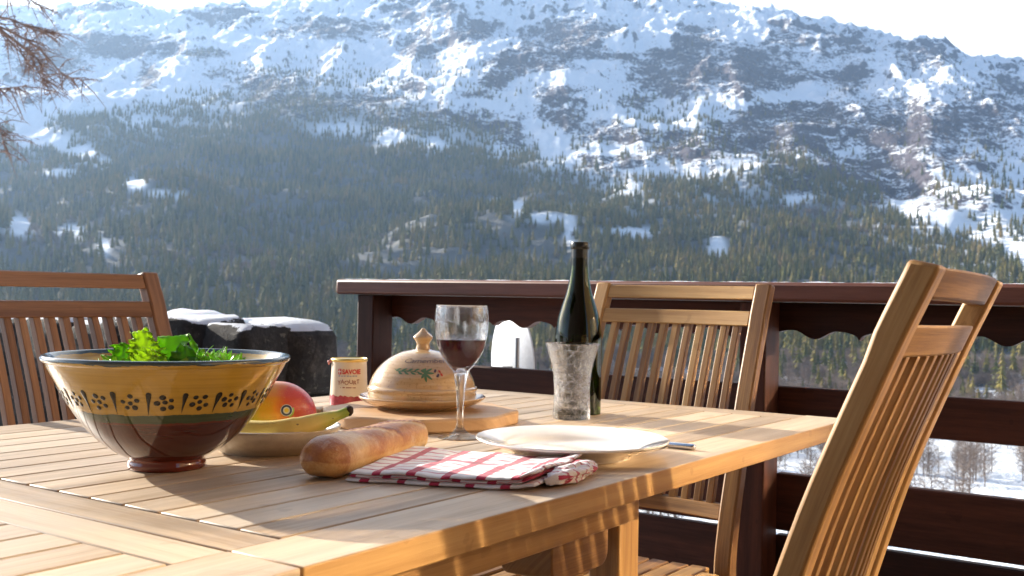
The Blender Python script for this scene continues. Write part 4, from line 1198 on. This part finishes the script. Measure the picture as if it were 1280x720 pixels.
def terrain_z(r, az):
    x = pxa(az)
    hor = 370.5+.0176*(x-640)
    ca = np.cos(az)
    te = np.interp(r, RT[:, 0], RT[:, 1])
    sk = (hor-np.interp(x, SKY[:, 0], SKY[:, 1]))/FPX*ca
    # scale the upper slope so that it ends at the skyline of that direction
    up = np.clip((r-1300)/(4100-1300), 0, 1)
    ramp_ = np.interp(1300, RT[:, 0], RT[:, 1])
    t2 = ramp_+(te-ramp_)*(sk-ramp_)/(.262-ramp_)
    te = np.where(r > 1300, t2, te)
    rr = r
    z = ZC+np.minimum(rr, 4100)*te
    X, Y = r*np.sin(az), r*np.cos(az)
    # relief: gullies and shoulders running down the slope
    amp = np.clip((r-900)/2600, 0, 1)
    amp2 = amp*np.clip((4300-r)/900, .15, 1)
    rel = (fbm(X/620+az*3, Y/900, 11, 6, .5, True)-.58)*185*amp2
    rel += (fbm(X/170, Y/260, 31, 6, .55)-.5)*30*amp2
    rel += (fbm(X/230, Y/230, 131, 4)-.5)*105*np.clip((r-700)/500, 0, 1)*np.clip((2600-r)/700, 0, 1)
    rel += (fbm(X/34, Y/44, 51, 4, .65)-.5)*26*np.clip((r-1500)/1500, 0, 1)
    crest = np.clip((r-3300)/600, 0, 1)*np.clip((4400-r)/300, 0, 1)
    rel += crest*((fbm(X/110, Y/110, 151, 4, .55, True)-.6)*70+(fbm(X/38, Y/38, 161, 3)-.5)*26)
    # shoulders: terraces that catch the light
    z += rel
    z += (fbm(X/120, Y/120, 71, 4)-.5)*9*np.clip((r-120)/400, 0, 1)
    z += (fbm(X/14, Y/14, 91, 4)-.5)*.5*np.clip((r-20)/80, 0, 1)
    # behind the near wooded ridge on the right the ground drops away
    fx = np.interp(x, FOR[:, 0], FOR[:, 1]); tf = (hor-fx)/FPX*ca
    rf = np.interp(tf, RT[:, 1], RT[:, 0])
    side = np.clip((x-1040)/80, 0, 1)
    z -= side*.007*r*np.exp(-((r-rf*1.16)/(rf*.10))**2)
    # beyond the crest the back of the mountain
    back = np.clip(r-4100, 0, None)
    z -= back*.55
    # far round the other sides: lower hills
    wide = np.clip((np.abs(az)-R(42))/R(40), 0, 1)
    zl = np.interp(r, [5, 60, 300, 1200, 3000, 9000], [-3, -17, -42, 10, 160, 60])+(fbm(X/700, Y/700, 5, 4)-.5)*120*np.clip((r-300)/1500, 0, 1)
    z = z*(1-wide)+zl*wide
    # the ground under and round the terrace
    z = np.where(r < 16, np.minimum(z, -3.0-.04*r), z)
    return z
az_f = np.arange(-31, 31.001, .075)
az_c1 = np.arange(-180, -31, 3.0); az_c2 = np.arange(34, 180, 3.0)
AZS = np.radians(np.concatenate([az_c1, az_f, az_c2]))
RS = [5.0]
while RS[-1] < 12000: RS.append(RS[-1]*(1.0048 if 200 < RS[-1] < 4300 else 1.03))
RS = np.array(RS)
RG, AG = np.meshgrid(RS, AZS, indexing='ij')
ZG = terrain_z(RG, AG)
XG, YG = RG*np.sin(AG), RG*np.cos(AG)
nr, na = RG.shape
co_ = np.stack([XG, YG, ZG], -1).reshape(-1, 3).astype(np.float32)
i = np.arange(nr-1)[:, None]*na; j = np.arange(na)[None, :]; j2 = (j+1) % na
q = np.stack([i+j, i+j2, i+na+j2, i+na+j], -1).reshape(-1, 4)
me = bpy.data.meshes.new('terrain')
me.vertices.add(len(co_)); me.vertices.foreach_set('co', co_.ravel())
me.loops.add(q.size); me.loops.foreach_set('vertex_index', q.ravel().astype(np.int32))
me.polygons.add(len(q)); me.polygons.foreach_set('loop_start', np.arange(0, q.size, 4, dtype=np.int32)); me.polygons.foreach_set('loop_total', np.full(len(q), 4, dtype=np.int32))
me.polygons.foreach_set('use_smooth', np.ones(len(q), bool))
me.update(calc_edges=True)
# close the sheet under the house
def project(X, Y, Z):
    p = np.stack([X, Y, Z-ZC], -1); M = np.array(MW)
    c = p @ M.T
    return 640+FPX*c[..., 0]/np.maximum(c[..., 2], 1e-3), 360+FPX*c[..., 1]/np.maximum(c[..., 2], 1e-3)
PXG, PYG = project(XG, YG, ZG)
def blobs(px, py, L):
    s = np.zeros_like(px)
    for (cx, cy_, rx, ry, k) in L:
        s = np.maximum(s, k*np.exp(-(((px-cx)/rx)**2+((py-cy_)/ry)**2)**1.3))
    return s
# where rock and winter scrub break through the snow (places on the mountain, by their bearing and height)
ROCK = [(150, 58, 75, 17, .9), (60, 72, 60, 30, .85), (30, 118, 35, 16, .6), (186, 96, 13, 20, .9), (255, 68, 30, 8, .8), (275, 90, 24, 9, .6), (130, 8, 40, 6, .6), (280, 18, 45, 12, .75),
        (425, 36, 80, 14, .75), (350, 42, 22, 8, .8), (505, 14, 24, 11, .75), (525, 60, 28, 14, .9), (590, 40, 36, 15, .8), (555, 10, 22, 12, .7), (640, 78, 34, 17, .9), (620, 100, 22, 14, .9), (515, 106, 22, 10, .75), (600, 118, 26, 5, .9),
        (720, 48, 62, 30, .85), (690, 72, 60, 20, .8), (760, 72, 50, 10, .8), (700, 115, 34, 16, .8), (660, 58, 14, 24, .7), (850, 92, 70, 34, .92), (800, 128, 30, 9, .85), (930, 88, 80, 42, .92), (880, 52, 50, 20, .8), (985, 50, 40, 28, .6), (1000, 100, 60, 20, .75),
        (1050, 55, 50, 25, .55), (1150, 65, 50, 22, .6), (1060, 98, 30, 18, .85), (1000, 150, 160, 26, .95), (1120, 160, 130, 38, .95), (960, 175, 110, 30, .95), (1060, 210, 110, 36, .95), (1180, 215, 80, 40, .75), (1235, 150, 60, 50, .75), (1110, 235, 70, 26, .8),
        (860, 185, 70, 26, .85), (770, 165, 70, 20, .75), (700, 150, 40, 20, .8), (760, 200, 60, 12, .85), (1200, 240, 70, 26, .6), (1260, 110, 40, 30, .5), (340, 105, 60, 16, .8), (440, 130, 100, 14, .8), (540, 150, 90, 16, .8), (360, 130, 60, 20, .8), (640, 165, 40, 22, .85), (1180, 250, 50, 16, .7)]
CLEAR = [(690, 178, 12, 22, 1), (668, 160, 16, 12, .9), (715, 205, 14, 8, .9), (825, 152, 52, 8, 1), (905, 132, 40, 8, 1), (880, 145, 40, 6, .9), (700, 100, 40, 8, .5), (780, 55, 26, 9, 1), (830, 42, 8, 14, 1), (745, 78, 30, 5, .8), (1185, 222, 26, 14, .8), (1240, 225, 40, 12, .6), (1010, 112, 20, 12, 1), (1065, 192, 22, 8, .8), (1170, 285, 90, 14, 1), (1240, 305, 60, 18, 1), (975, 120, 30, 6, 1), (925, 45, 30, 9, .7), (760, 190, 30, 6, .6)]
rock = blobs(PXG, PYG, ROCK)-.9*blobs(PXG, PYG, CLEAR)
rock = np.where(PYG < np.interp(PXG, FOR[:, 0], FOR[:, 1])+60, rock, 0)
rock = np.clip(rock+.12, 0, 1)*(RG > 1200)
inview = (np.abs(AG) < R(34))
rock = np.where(inview, rock, .35*(RG > 900))
# beneath the wood: forest floor
fb = np.interp(PXG, FOR[:, 0], FOR[:, 1])
floor_ = ((PYG > fb+4) & (RG > 640)).astype(float)*inview*np.clip((PYG-fb)/70, .15, 1)
HOLES = [(25, 282, 17, 10, 1), (90, 290, 16, 8, 1), (130, 308, 8, 10, .9), (35, 165, 22, 22, 1), (70, 180, 26, 9, 1), (100, 192, 24, 10, 1), (130, 204, 12, 6, 1), (78, 216, 22, 5, .9), (168, 230, 14, 7, 1), (200, 242, 16, 4, .7), (225, 245, 10, 6, .6),
         (175, 155, 26, 10, .7), (425, 162, 40, 9, .7), (490, 172, 24, 10, .9), (545, 180, 26, 10, .7), (625, 185, 20, 12, .7), (622, 255, 8, 6, 1), (648, 262, 12, 10, .9), (680, 272, 24, 5, 1), (712, 284, 8, 16, 1), (788, 291, 36, 6, 1), (792, 236, 15, 9, 1), (772, 232, 14, 5, .8),
         (897, 312, 12, 14, 1), (1000, 248, 26, 5, .8), (988, 250, 14, 7, .8), (690, 180, 14, 26, 1), (715, 205, 16, 9, .9)]
HOLES = [(a, b, c_*1.05, d_*1.25, e) for a, b, c_, d_, e in HOLES]
floor_ *= np.clip(1-1.6*blobs(PXG, PYG, HOLES), 0, 1)
for nm, arr in (('rock', rock), ('woodfloor', floor_)):
    a_ = me.attributes.new(nm, 'FLOAT', 'POINT'); a_.data.foreach_set('value', arr.ravel().astype(np.float32))
n = NT('snowy_mountain'); c = n.coord()
rk = n.attr('rock'); wf_ = n.attr('woodfloor')
nA = n.noise(.012, 8, .68, c); nB = n.noise(.045, 6, .75, c); nC = n.noise(.16, 4, .7, c)
geo = n.new('ShaderNodeNewGeometry'); sx = n.new('ShaderNodeSeparateXYZ'); n.link(geo.outputs['Normal'], sx.inputs[0])
steep = n.math('MULTIPLY', n.math('SUBTRACT', .93, sx.outputs['Z']), 1.1)
amp_n = n.math('ADD', .28, n.math('MULTIPLY', rk, .95))
nsum = n.math('ADD', n.math('MULTIPLY', n.math('SUBTRACT', nA, .5), .75), n.math('ADD', n.math('MULTIPLY', n.math('SUBTRACT', nC, .5), .75), n.math('MULTIPLY', n.math('SUBTRACT', nB, .5), 1.1)))
th = n.math('ADD', n.math('MULTIPLY', rk, .40), n.math('ADD', n.math('MULTIPLY', nsum, amp_n), steep))
mask = n.new('ShaderNodeMapRange'); mask.inputs['From Min'].default_value = .29; mask.inputs['From Max'].default_value = .37; n.link(th, mask.inputs['Value'])
scrub = n.ramp(nC, [(.3, (.035, .032, .045)), (.55, (.075, .060, .068)), (.75, (.14, .10, .095))])
snow = n.ramp(nB, [(.3, (.84, .87, .91)), (.7, (.90, .92, .94))])
col = n.mix(mask.outputs[0], snow, scrub)
wmask = n.math('MULTIPLY', wf_, n.math('GREATER_THAN', n.math('ADD', nC, n.math('MULTIPLY', nA, .3)), .40))
col = n.mix(n.math('MULTIPLY', wmask, .9), col, (.05, .045, .03))
n.base(col); n.set(Roughness=.8, Specular_IOR_Level=.2)
n.bump(n.math('ADD', nB, n.math('MULTIPLY', nC, .35)), .6, 6.0)
me.materials.append(n.m)
to = bpy.data.objects.new('mountain_terrain', me); COL.objects.link(to); tag(to, kind='structure')
m = MB(); m.prism([(5.3*math.cos(2*PI*k/40), 5.3*math.sin(2*PI*k/40)) for k in range(40)], -6.0, -3.05, 'xy')
o = m.build('ground', n.m, None); tag(o, kind='structure')

# ---------------------------------------------------------------- trees
def foliage(name, cols, rough=.8):
    n = NT(name); oi = n.new('ShaderNodeObjectInfo'); v = n.noise(.5, 3, .6, n.coord())
    pt = n.noise(.011, 3, .6, oi.outputs['Location'])
    f = n.math('ADD', n.math('MULTIPLY', oi.outputs['Random'], .45), n.math('ADD', n.math('MULTIPLY', v, .15), n.math('MULTIPLY', n.math('SUBTRACT', pt, .2), .7)))
    n.base(n.ramp(f, cols)); n.bump(v, .3, .2); n.set(Roughness=rough, Specular_IOR_Level=.15); return n.m
M_FIR = foliage('fir_green', [(.15, (.036, .050, .014)), (.36, (.095, .098, .022)), (.56, (.175, .145, .034)), (.82, (.25, .17, .055))])
M_TRUNK = plain('bark', (.10, .075, .055), .9)
M_TWIG = foliage('winter_twigs', [(.1, (.14, .105, .085)), (.5, (.22, .165, .13)), (.9, (.30, .235, .19))])
def fir_mesh(name, seed, H=15.0, Wd=2.3, tiers=9, seg=9):
    r = random.Random(seed); V, F, MI = [], [], []
    for k in range(5):
        a = 2*PI*k/5; V += [(.22*math.cos(a), .22*math.sin(a), -1.0), (.05*math.cos(a), .05*math.sin(a), H*.9)]
    for k in range(5):
        j = (k+1) % 5; F.append([2*k, 2*j, 2*j+1, 2*k+1]); MI.append(1)
    for t in range(tiers):
        f = t/(tiers-1); z0 = H*(.08+.80*f); rad = Wd*(1-f)**.85*r.uniform(.85, 1.12)+.14; dz = H*.17*(1-.5*f)
        b = len(V); V.append((r.uniform(-.06, .06), r.uniform(-.06, .06), z0+dz)); ph = r.random()*6
        for k in range(seg*2):
            a = ph+2*PI*k/(seg*2); rr_ = rad*(r.uniform(.8, 1.15) if k % 2 == 0 else r.uniform(.45, .65))
            V.append((rr_*math.cos(a), rr_*math.sin(a), z0-(.22*rad if k % 2 == 0 else -.1*rad)+r.uniform(-.15, .15)))
        for k in range(seg*2):
            F.append([b, b+1+k, b+1+(k+1) % (seg*2)]); MI.append(0)
    me = bpy.data.meshes.new(name); me.from_pydata(V, [], F); me.materials.append(M_FIR); me.materials.append(M_TRUNK); me.polygons.foreach_set('material_index', MI); me.update(); return me
def bare_mesh(name, seed, H=9.0, spread=2.6, nb=70, th=.05, twigs=5):
    """leafless broadleaf tree: forking limbs that end in a haze of twigs"""
    r = random.Random(seed); m = MB()
    m.tube([(0, 0, -.8), (.05, 0, H*.25), (r.uniform(-.2, .2), r.uniform(-.2, .2), H*.55), (r.uniform(-.3, .3), r.uniform(-.3, .3), H*.92)], [.13, .11, .07, .02], 5)
    for i in range(nb):
        z = H*r.uniform(.16, .85); a = r.random()*2*PI; ln = spread*(1-(z/H-.45)**2*1.6)*r.uniform(.5, 1.05)
        up = r.uniform(.25, 1.0)
        p0 = Vector((0, 0, z)); p1 = p0+Vector((math.cos(a)*ln*.5, math.sin(a)*ln*.5, ln*.35*up)); p2 = p0+Vector((math.cos(a+.2)*ln, math.sin(a+.2)*ln, ln*.9*up))
        m.tube([p0, p1, p2], [th*.8, th*.5, th*.2], 3)
        for k in range(twigs):
            q = p0.lerp(p2, r.uniform(.35, 1)); d = Vector((r.uniform(-1, 1), r.uniform(-1, 1), r.uniform(0, 1.2)))*spread*.28
            m.tube([q, q+d], [th*.42, th*.12], 3)
    me = bpy.data.meshes.new(name); me.from_pydata([tuple(v) for v in m.v], [], m.f); me.materials.append(M_TWIG); me.update(); return me
FIRS = [fir_mesh('fir_%d' % s, s, H, W_, T) for s, H, W_, T in ((1, 16, 2.9, 9), (2, 18, 2.6, 10), (3, 13, 3.0, 8), (4, 15, 3.6, 8))]
BARE = [bare_mesh('bare_%d' % s, s, H, W_) for s, H, W_ in ((11, 9, 2.3), (12, 7.5, 2.6), (13, 10.5, 2.2))]
BUSH = [bare_mesh('bush_%d' % s, s, H, W_, 90, .06, 4) for s, H, W_ in ((21, 6, 3.2), (22, 7, 3.0))]
rg = np.random.default_rng(3)
def scatter(N, r0, r1, seed):
    g = np.random.default_rng(seed)
    r = np.sqrt(g.random(N)*(r1*r1-r0*r0)+r0*r0); a = np.radians(g.uniform(-27.5, 27.5, N))
    z = terrain_z(r, a); X, Y = r*np.sin(a), r*np.cos(a); px, py = project(X, Y, z)
    return r, a, X, Y, z, px, py, g
# clearings in the forest
BROWN = [(300, 325, 110, 22, .75), (340, 275, 40, 24, .6), (60, 310, 70, 26, .7), (1010, 268, 70, 12, .9), (940, 250, 30, 20, .6), (900, 255, 40, 10, .5), (735, 225, 40, 14, .7), (800, 215, 60, 10, .7), (330, 118, 40, 18, .8), (450, 125, 60, 12, .6), (1040, 288, 60, 8, .7), (690, 330, 30, 20, .3), (480, 320, 60, 18, .5)]
data = {'fir': [], 'bare': [], 'bush': []}
# the wood itself
r, a, X, Y, z, px, py, g = scatter(84000, 640, 3000, 1)
fbx = np.interp(px, FOR[:, 0], FOR[:, 1])
hole = blobs(px, py, HOLES); brn = blobs(px, py, BROWN)
patch = fbm(X/130, Y/130, 201, 3)
edge = np.clip((py-fbx)/26, 0, 1)
thin_top = np.where((px > 290) & (px < 700), np.clip((py-fbx)/60, .22, 1), 1)
dens = np.clip(edge*2, 0, 1)*(1-hole*1.3)*thin_top*np.clip(1.25-1.0*(patch > .62), .35, 1)*np.clip((fbm(X/38, Y/38, 211, 2)-.25)*4, .3, 1)
keep = (g.random(len(r)) < dens) & (py > fbx-1) & (py < 480)
kind = g.random(len(r)) < brn*.85+.04
for k in np.nonzero(keep)[0]:
    data['bush' if kind[k] else 'fir'].append((X[k], Y[k], z[k]-.3, r[k]))
# single trees on the snow slopes above
SP = [(860, 150, 60, 26, .8), (820, 130, 50, 14, .5), (900, 140, 60, 16, .6), (880, 185, 70, 26, .45), (760, 180, 70, 26, .35), (560, 100, 60, 24, .25), (600, 120, 60, 24, .3), (1220, 235, 90, 45, .5), (1160, 225, 70, 34, .3), (1270, 285, 60, 22, 1), (1230, 290, 40, 10, .8), (1170, 275, 50, 5, .4), (360, 90, 70, 14, .7), (430, 102, 60, 16, .8), (460, 118, 60, 16, .7), (255, 67, 26, 4, 1), (1190, 100, 90, 30, .12), (1080, 190, 100, 50, .12), (700, 140, 60, 20, .3), (255, 120, 40, 6, .6), (990, 195, 40, 10, .8), (1240, 275, 60, 12, .5)]
r, a, X, Y, z, px, py, g = scatter(52000, 1500, 3700, 2)
fbx = np.interp(px, FOR[:, 0], FOR[:, 1])
d2 = blobs(px, py, SP)*.55+.003
keep = (g.random(len(r)) < d2) & (py <= fbx+8) & (fbm(X/60, Y/60, 77, 2) > .42)
for k in np.nonzero(keep)[0]: data['fir'].append((X[k], Y[k], z[k]-.3, r[k]))
# near slope below the railing and the valley floor
r, a, X, Y, z, px, py, g = scatter(11000, 130, 640, 4)
wood_ = fbm(X/45, Y/45, 301, 3)
d3 = np.where(r > 400, 1.0, np.where(r > 300, .75, .6))*np.clip((wood_-.33)*4, .05, 1)
keep = g.random(len(r)) < d3
kd = g.random(len(r))
for k in np.nonzero(keep)[0]:
    if r[k] > 330: t_ = 'fir' if kd[k] < (.16 if r[k] > 450 else .06) else 'bush'
    else: t_ = 'bare'
    data[t_].append((X[k], Y[k], z[k]-.2, r[k]))
rs = random.Random(9)
LAB = {'fir': ('fir_tree', 'dark green fir tree in the wood on the far slope', 'fir tree', 'fir trees on the slope across the valley', FIRS),
       'bare': ('bare_tree', 'thin leafless tree standing in snow below the railing', 'bare tree', 'leafless trees on the snow below the railing', BARE),
       'bush': ('winter_bush', 'brown leafless bushy tree on the far snowy slope', 'bare tree', 'brown leafless trees across the valley', BUSH)}
def gn_forest(name, pts, source_obj, label):
    me = bpy.data.meshes.new(name); me.from_pydata([(p[0], p[1], p[2]) for p in pts], [], [])
    s_ = me.attributes.new('scl', 'FLOAT', 'POINT'); s_.data.foreach_set('value', [p[4] for p in pts])
    o_ = me.attributes.new('spin', 'FLOAT', 'POINT'); o_.data.foreach_set('value', [p[5] for p in pts])
    o = bpy.data.objects.new(name, me); COL.objects.link(o); tag(o, label, kind='stuff')
    ng = bpy.data.node_groups.new(name, 'GeometryNodeTree')
    ng.interface.new_socket('Geometry', in_out='INPUT', socket_type='NodeSocketGeometry'); ng.interface.new_socket('Geometry', in_out='OUTPUT', socket_type='NodeSocketGeometry')
    N_ = ng.nodes; gi = N_.new('NodeGroupInput'); go = N_.new('NodeGroupOutput')
    ip = N_.new('GeometryNodeInstanceOnPoints'); oi = N_.new('GeometryNodeObjectInfo'); oi.inputs['Object'].default_value = source_obj; oi.transform_space = 'ORIGINAL'
    a1 = N_.new('GeometryNodeInputNamedAttribute'); a1.data_type = 'FLOAT'; a1.inputs['Name'].default_value = 'scl'
    a2 = N_.new('GeometryNodeInputNamedAttribute'); a2.data_type = 'FLOAT'; a2.inputs['Name'].default_value = 'spin'
    cx = N_.new('ShaderNodeCombineXYZ'); L_ = ng.links
    L_.new(gi.outputs[0], ip.inputs['Points']); L_.new(oi.outputs['Geometry'], ip.inputs['Instance']); L_.new(a2.outputs['Attribute'], cx.inputs['Z'])
    L_.new(cx.outputs[0], ip.inputs['Rotation']); L_.new(a1.outputs['Attribute'], ip.inputs['Scale']); L_.new(ip.outputs[0], go.inputs[0])
    md = o.modifiers.new('trees', 'NODES'); md.node_group = ng
    return o
cnt = {}
for kd_, (nm, lab, cat, grp, meshes) in LAB.items():
    L = sorted(data[kd_], key=lambda p: p[3])
    # what the terrace hides or lies outside the frame is not worth its own object
    ind, rest = L[:300], L[300:]
    srcs = {}
    for (x, y, z_, r_) in ind:
        k = rs.randrange(len(meshes)); o = bpy.data.objects.new(nm, meshes[k]); COL.objects.link(o)
        s = rs.uniform(.72, 1.18)*(.8 if kd_ == 'fir' and r_ < 600 else 1); o.location = (x, y, z_); o.scale = (s*rs.uniform(.9, 1.1), s, s*rs.uniform(.9, 1.12)); o.rotation_euler = (rs.uniform(-.04, .04), rs.uniform(-.04, .04), rs.uniform(0, 6.28))
        tag(o, lab, cat, grp); srcs.setdefault(k, o)
    cnt[kd_] = (len(ind), len(rest))
    if rest:
        for k in range(len(meshes)):
            pts = [(x, y, z_, r_, rs.uniform(.75, 1.45)*(1 if r_ < 2300 else .8), rs.uniform(0, 6.28)) for q_, (x, y, z_, r_) in enumerate(rest) if q_ % len(meshes) == k]
            if k in srcs: gn_forest('forest' if kd_ == 'fir' else 'scrub_wood', pts, srcs[k], {'fir': 'dense dark green conifer forest covering the slope across the valley', 'bush': 'brown leafless broadleaf wood among the conifers', 'bare': 'leafless trees on the snowy slope'}[kd_])
print('TREES', cnt)

# low scrub on the open slopes
r, a, X, Y, z, px, py, g = scatter(110000, 1500, 3600, 8)
fbx = np.interp(px, FOR[:, 0], FOR[:, 1])
rk_ = blobs(px, py, ROCK)-.9*blobs(px, py, CLEAR)
keep = (g.random(len(r)) < np.clip(rk_, 0, 1)*.6) & (py < fbx+20) & (fbm(X/35, Y/35, 93, 3) > .47)
src = [o for o in COL.objects if o.name.startswith('winter_bush')][0]
gn_forest('scrub', [(X[k], Y[k], z[k]-.3, r[k], rs.uniform(.45, .95), rs.uniform(0, 6.28)) for k in np.nonzero(keep)[0]], src, 'low winter scrub dotted over the snowy mountainside')

def ip(px, py, Y):
    x_, y_ = (px-640)/FPX, (py-360)/FPX
    d = MW.transposed() @ Vector((x_, y_, 1)); return Vector((0, 0, ZC))+d*(Y/d.y)
nt_ = thing('larch_tree', 'leafless tree at left whose drooping russet twigs hang into the upper corner', 'tree', (ip(-210, 300, 11.0).x, 11.0, -3.8))
tb0 = Vector(nt_.location)
n = NT('russet_bark'); n.base(n.ramp(n.noise(30, 4, .6, n.coord()), [(.3, (.14, .09, .07)), (.7, (.26, .16, .12))])); n.set(Roughness=.85); M_RUS = n.m
m = MB(); top_ = ip(-190, -260, 11.0)
m.tube([Vector((0, 0, 0)), (tb0*0+Vector((.1, 0, 2.5))), ip(-200, 60, 11)-tb0, top_-tb0], [.2, .17, .12, .03], 12); m.build('trunk', M_RUS, nt_, smooth=True)
rs2 = random.Random(4)
limbs = [[(-200, 60), (-90, 10), (-10, 30), (45, 58), (78, 92), (104, 100)], [(-200, 80), (-80, 30), (0, 22), (40, 36), (62, 42)], [(-200, 90), (-90, 60), (-20, 30), (20, 60), (40, 84)], [(-200, 110), (-100, 90), (-10, 110), (28, 108)], [(-200, 20), (-90, -20), (10, -14), (50, 8)], [(-200, 150), (-80, 130), (-10, 150), (8, 190)], [(-10, 30), (30, 60), (50, 80), (56, 118)]]
for li, L_ in enumerate(limbs):
    m = MB(); Yl = 11+rs2.uniform(-.8, .8)
    P_ = [ip(x, y, 11+(Yl-11)*i/len(L_))-tb0 for i, (x, y) in enumerate(L_)]
    sp_ = spline(P_, 6); nS = len(sp_)
    m.tube(sp_, [.018*(1-i/nS)**1.2+.004 for i in range(nS)], 6)
    for k in range(46):
        i = rs2.randrange(nS//4, nS); q = sp_[i]; l = rs2.uniform(.10, .42)
        d = Vector((rs2.uniform(-.2, 1), rs2.uniform(-.6, .6), rs2.uniform(-1.1, .35))).normalized()
        d2 = (d+Vector((.2, 0, -.5))).normalized()
        m.tube([q, q+d*l*.5, q+d*l*.5+d2*l*.5], [.0065, .0045, .0018], 4)
        for _ in range(3):
            q2 = q+d*l*rs2.uniform(.2, .9); e = Vector((rs2.uniform(-1, 1), rs2.uniform(-.6, .6), rs2.uniform(-1, .3)))*.09; m.tube([q2, q2+e], [.004, .0015], 3)
    m.build('branch', M_RUS, nt_)

# ---------------------------------------------------------------- haze
hz = NT('haze_air'); hz.n.remove(hz.b)
pv = hz.new('ShaderNodeVolumePrincipled'); pv.inputs['Color'].default_value = (.46, .68, 1.0, 1); pv.inputs['Density'].default_value = .66e-4; pv.inputs['Anisotropy'].default_value = .45
hz.link(pv.outputs[0], hz.out.inputs['Volume'])
m = MB(); zlo = float(ZG.min())-1; zhi = float(ZG.max())+40
m.box((0, 0, (zlo+zhi)/2), (25000, 25000, zhi-zlo))
o = m.build('haze', hz.m, None); tag(o, kind='stuff'); o['label'] = 'pale blue winter haze filling the valley'
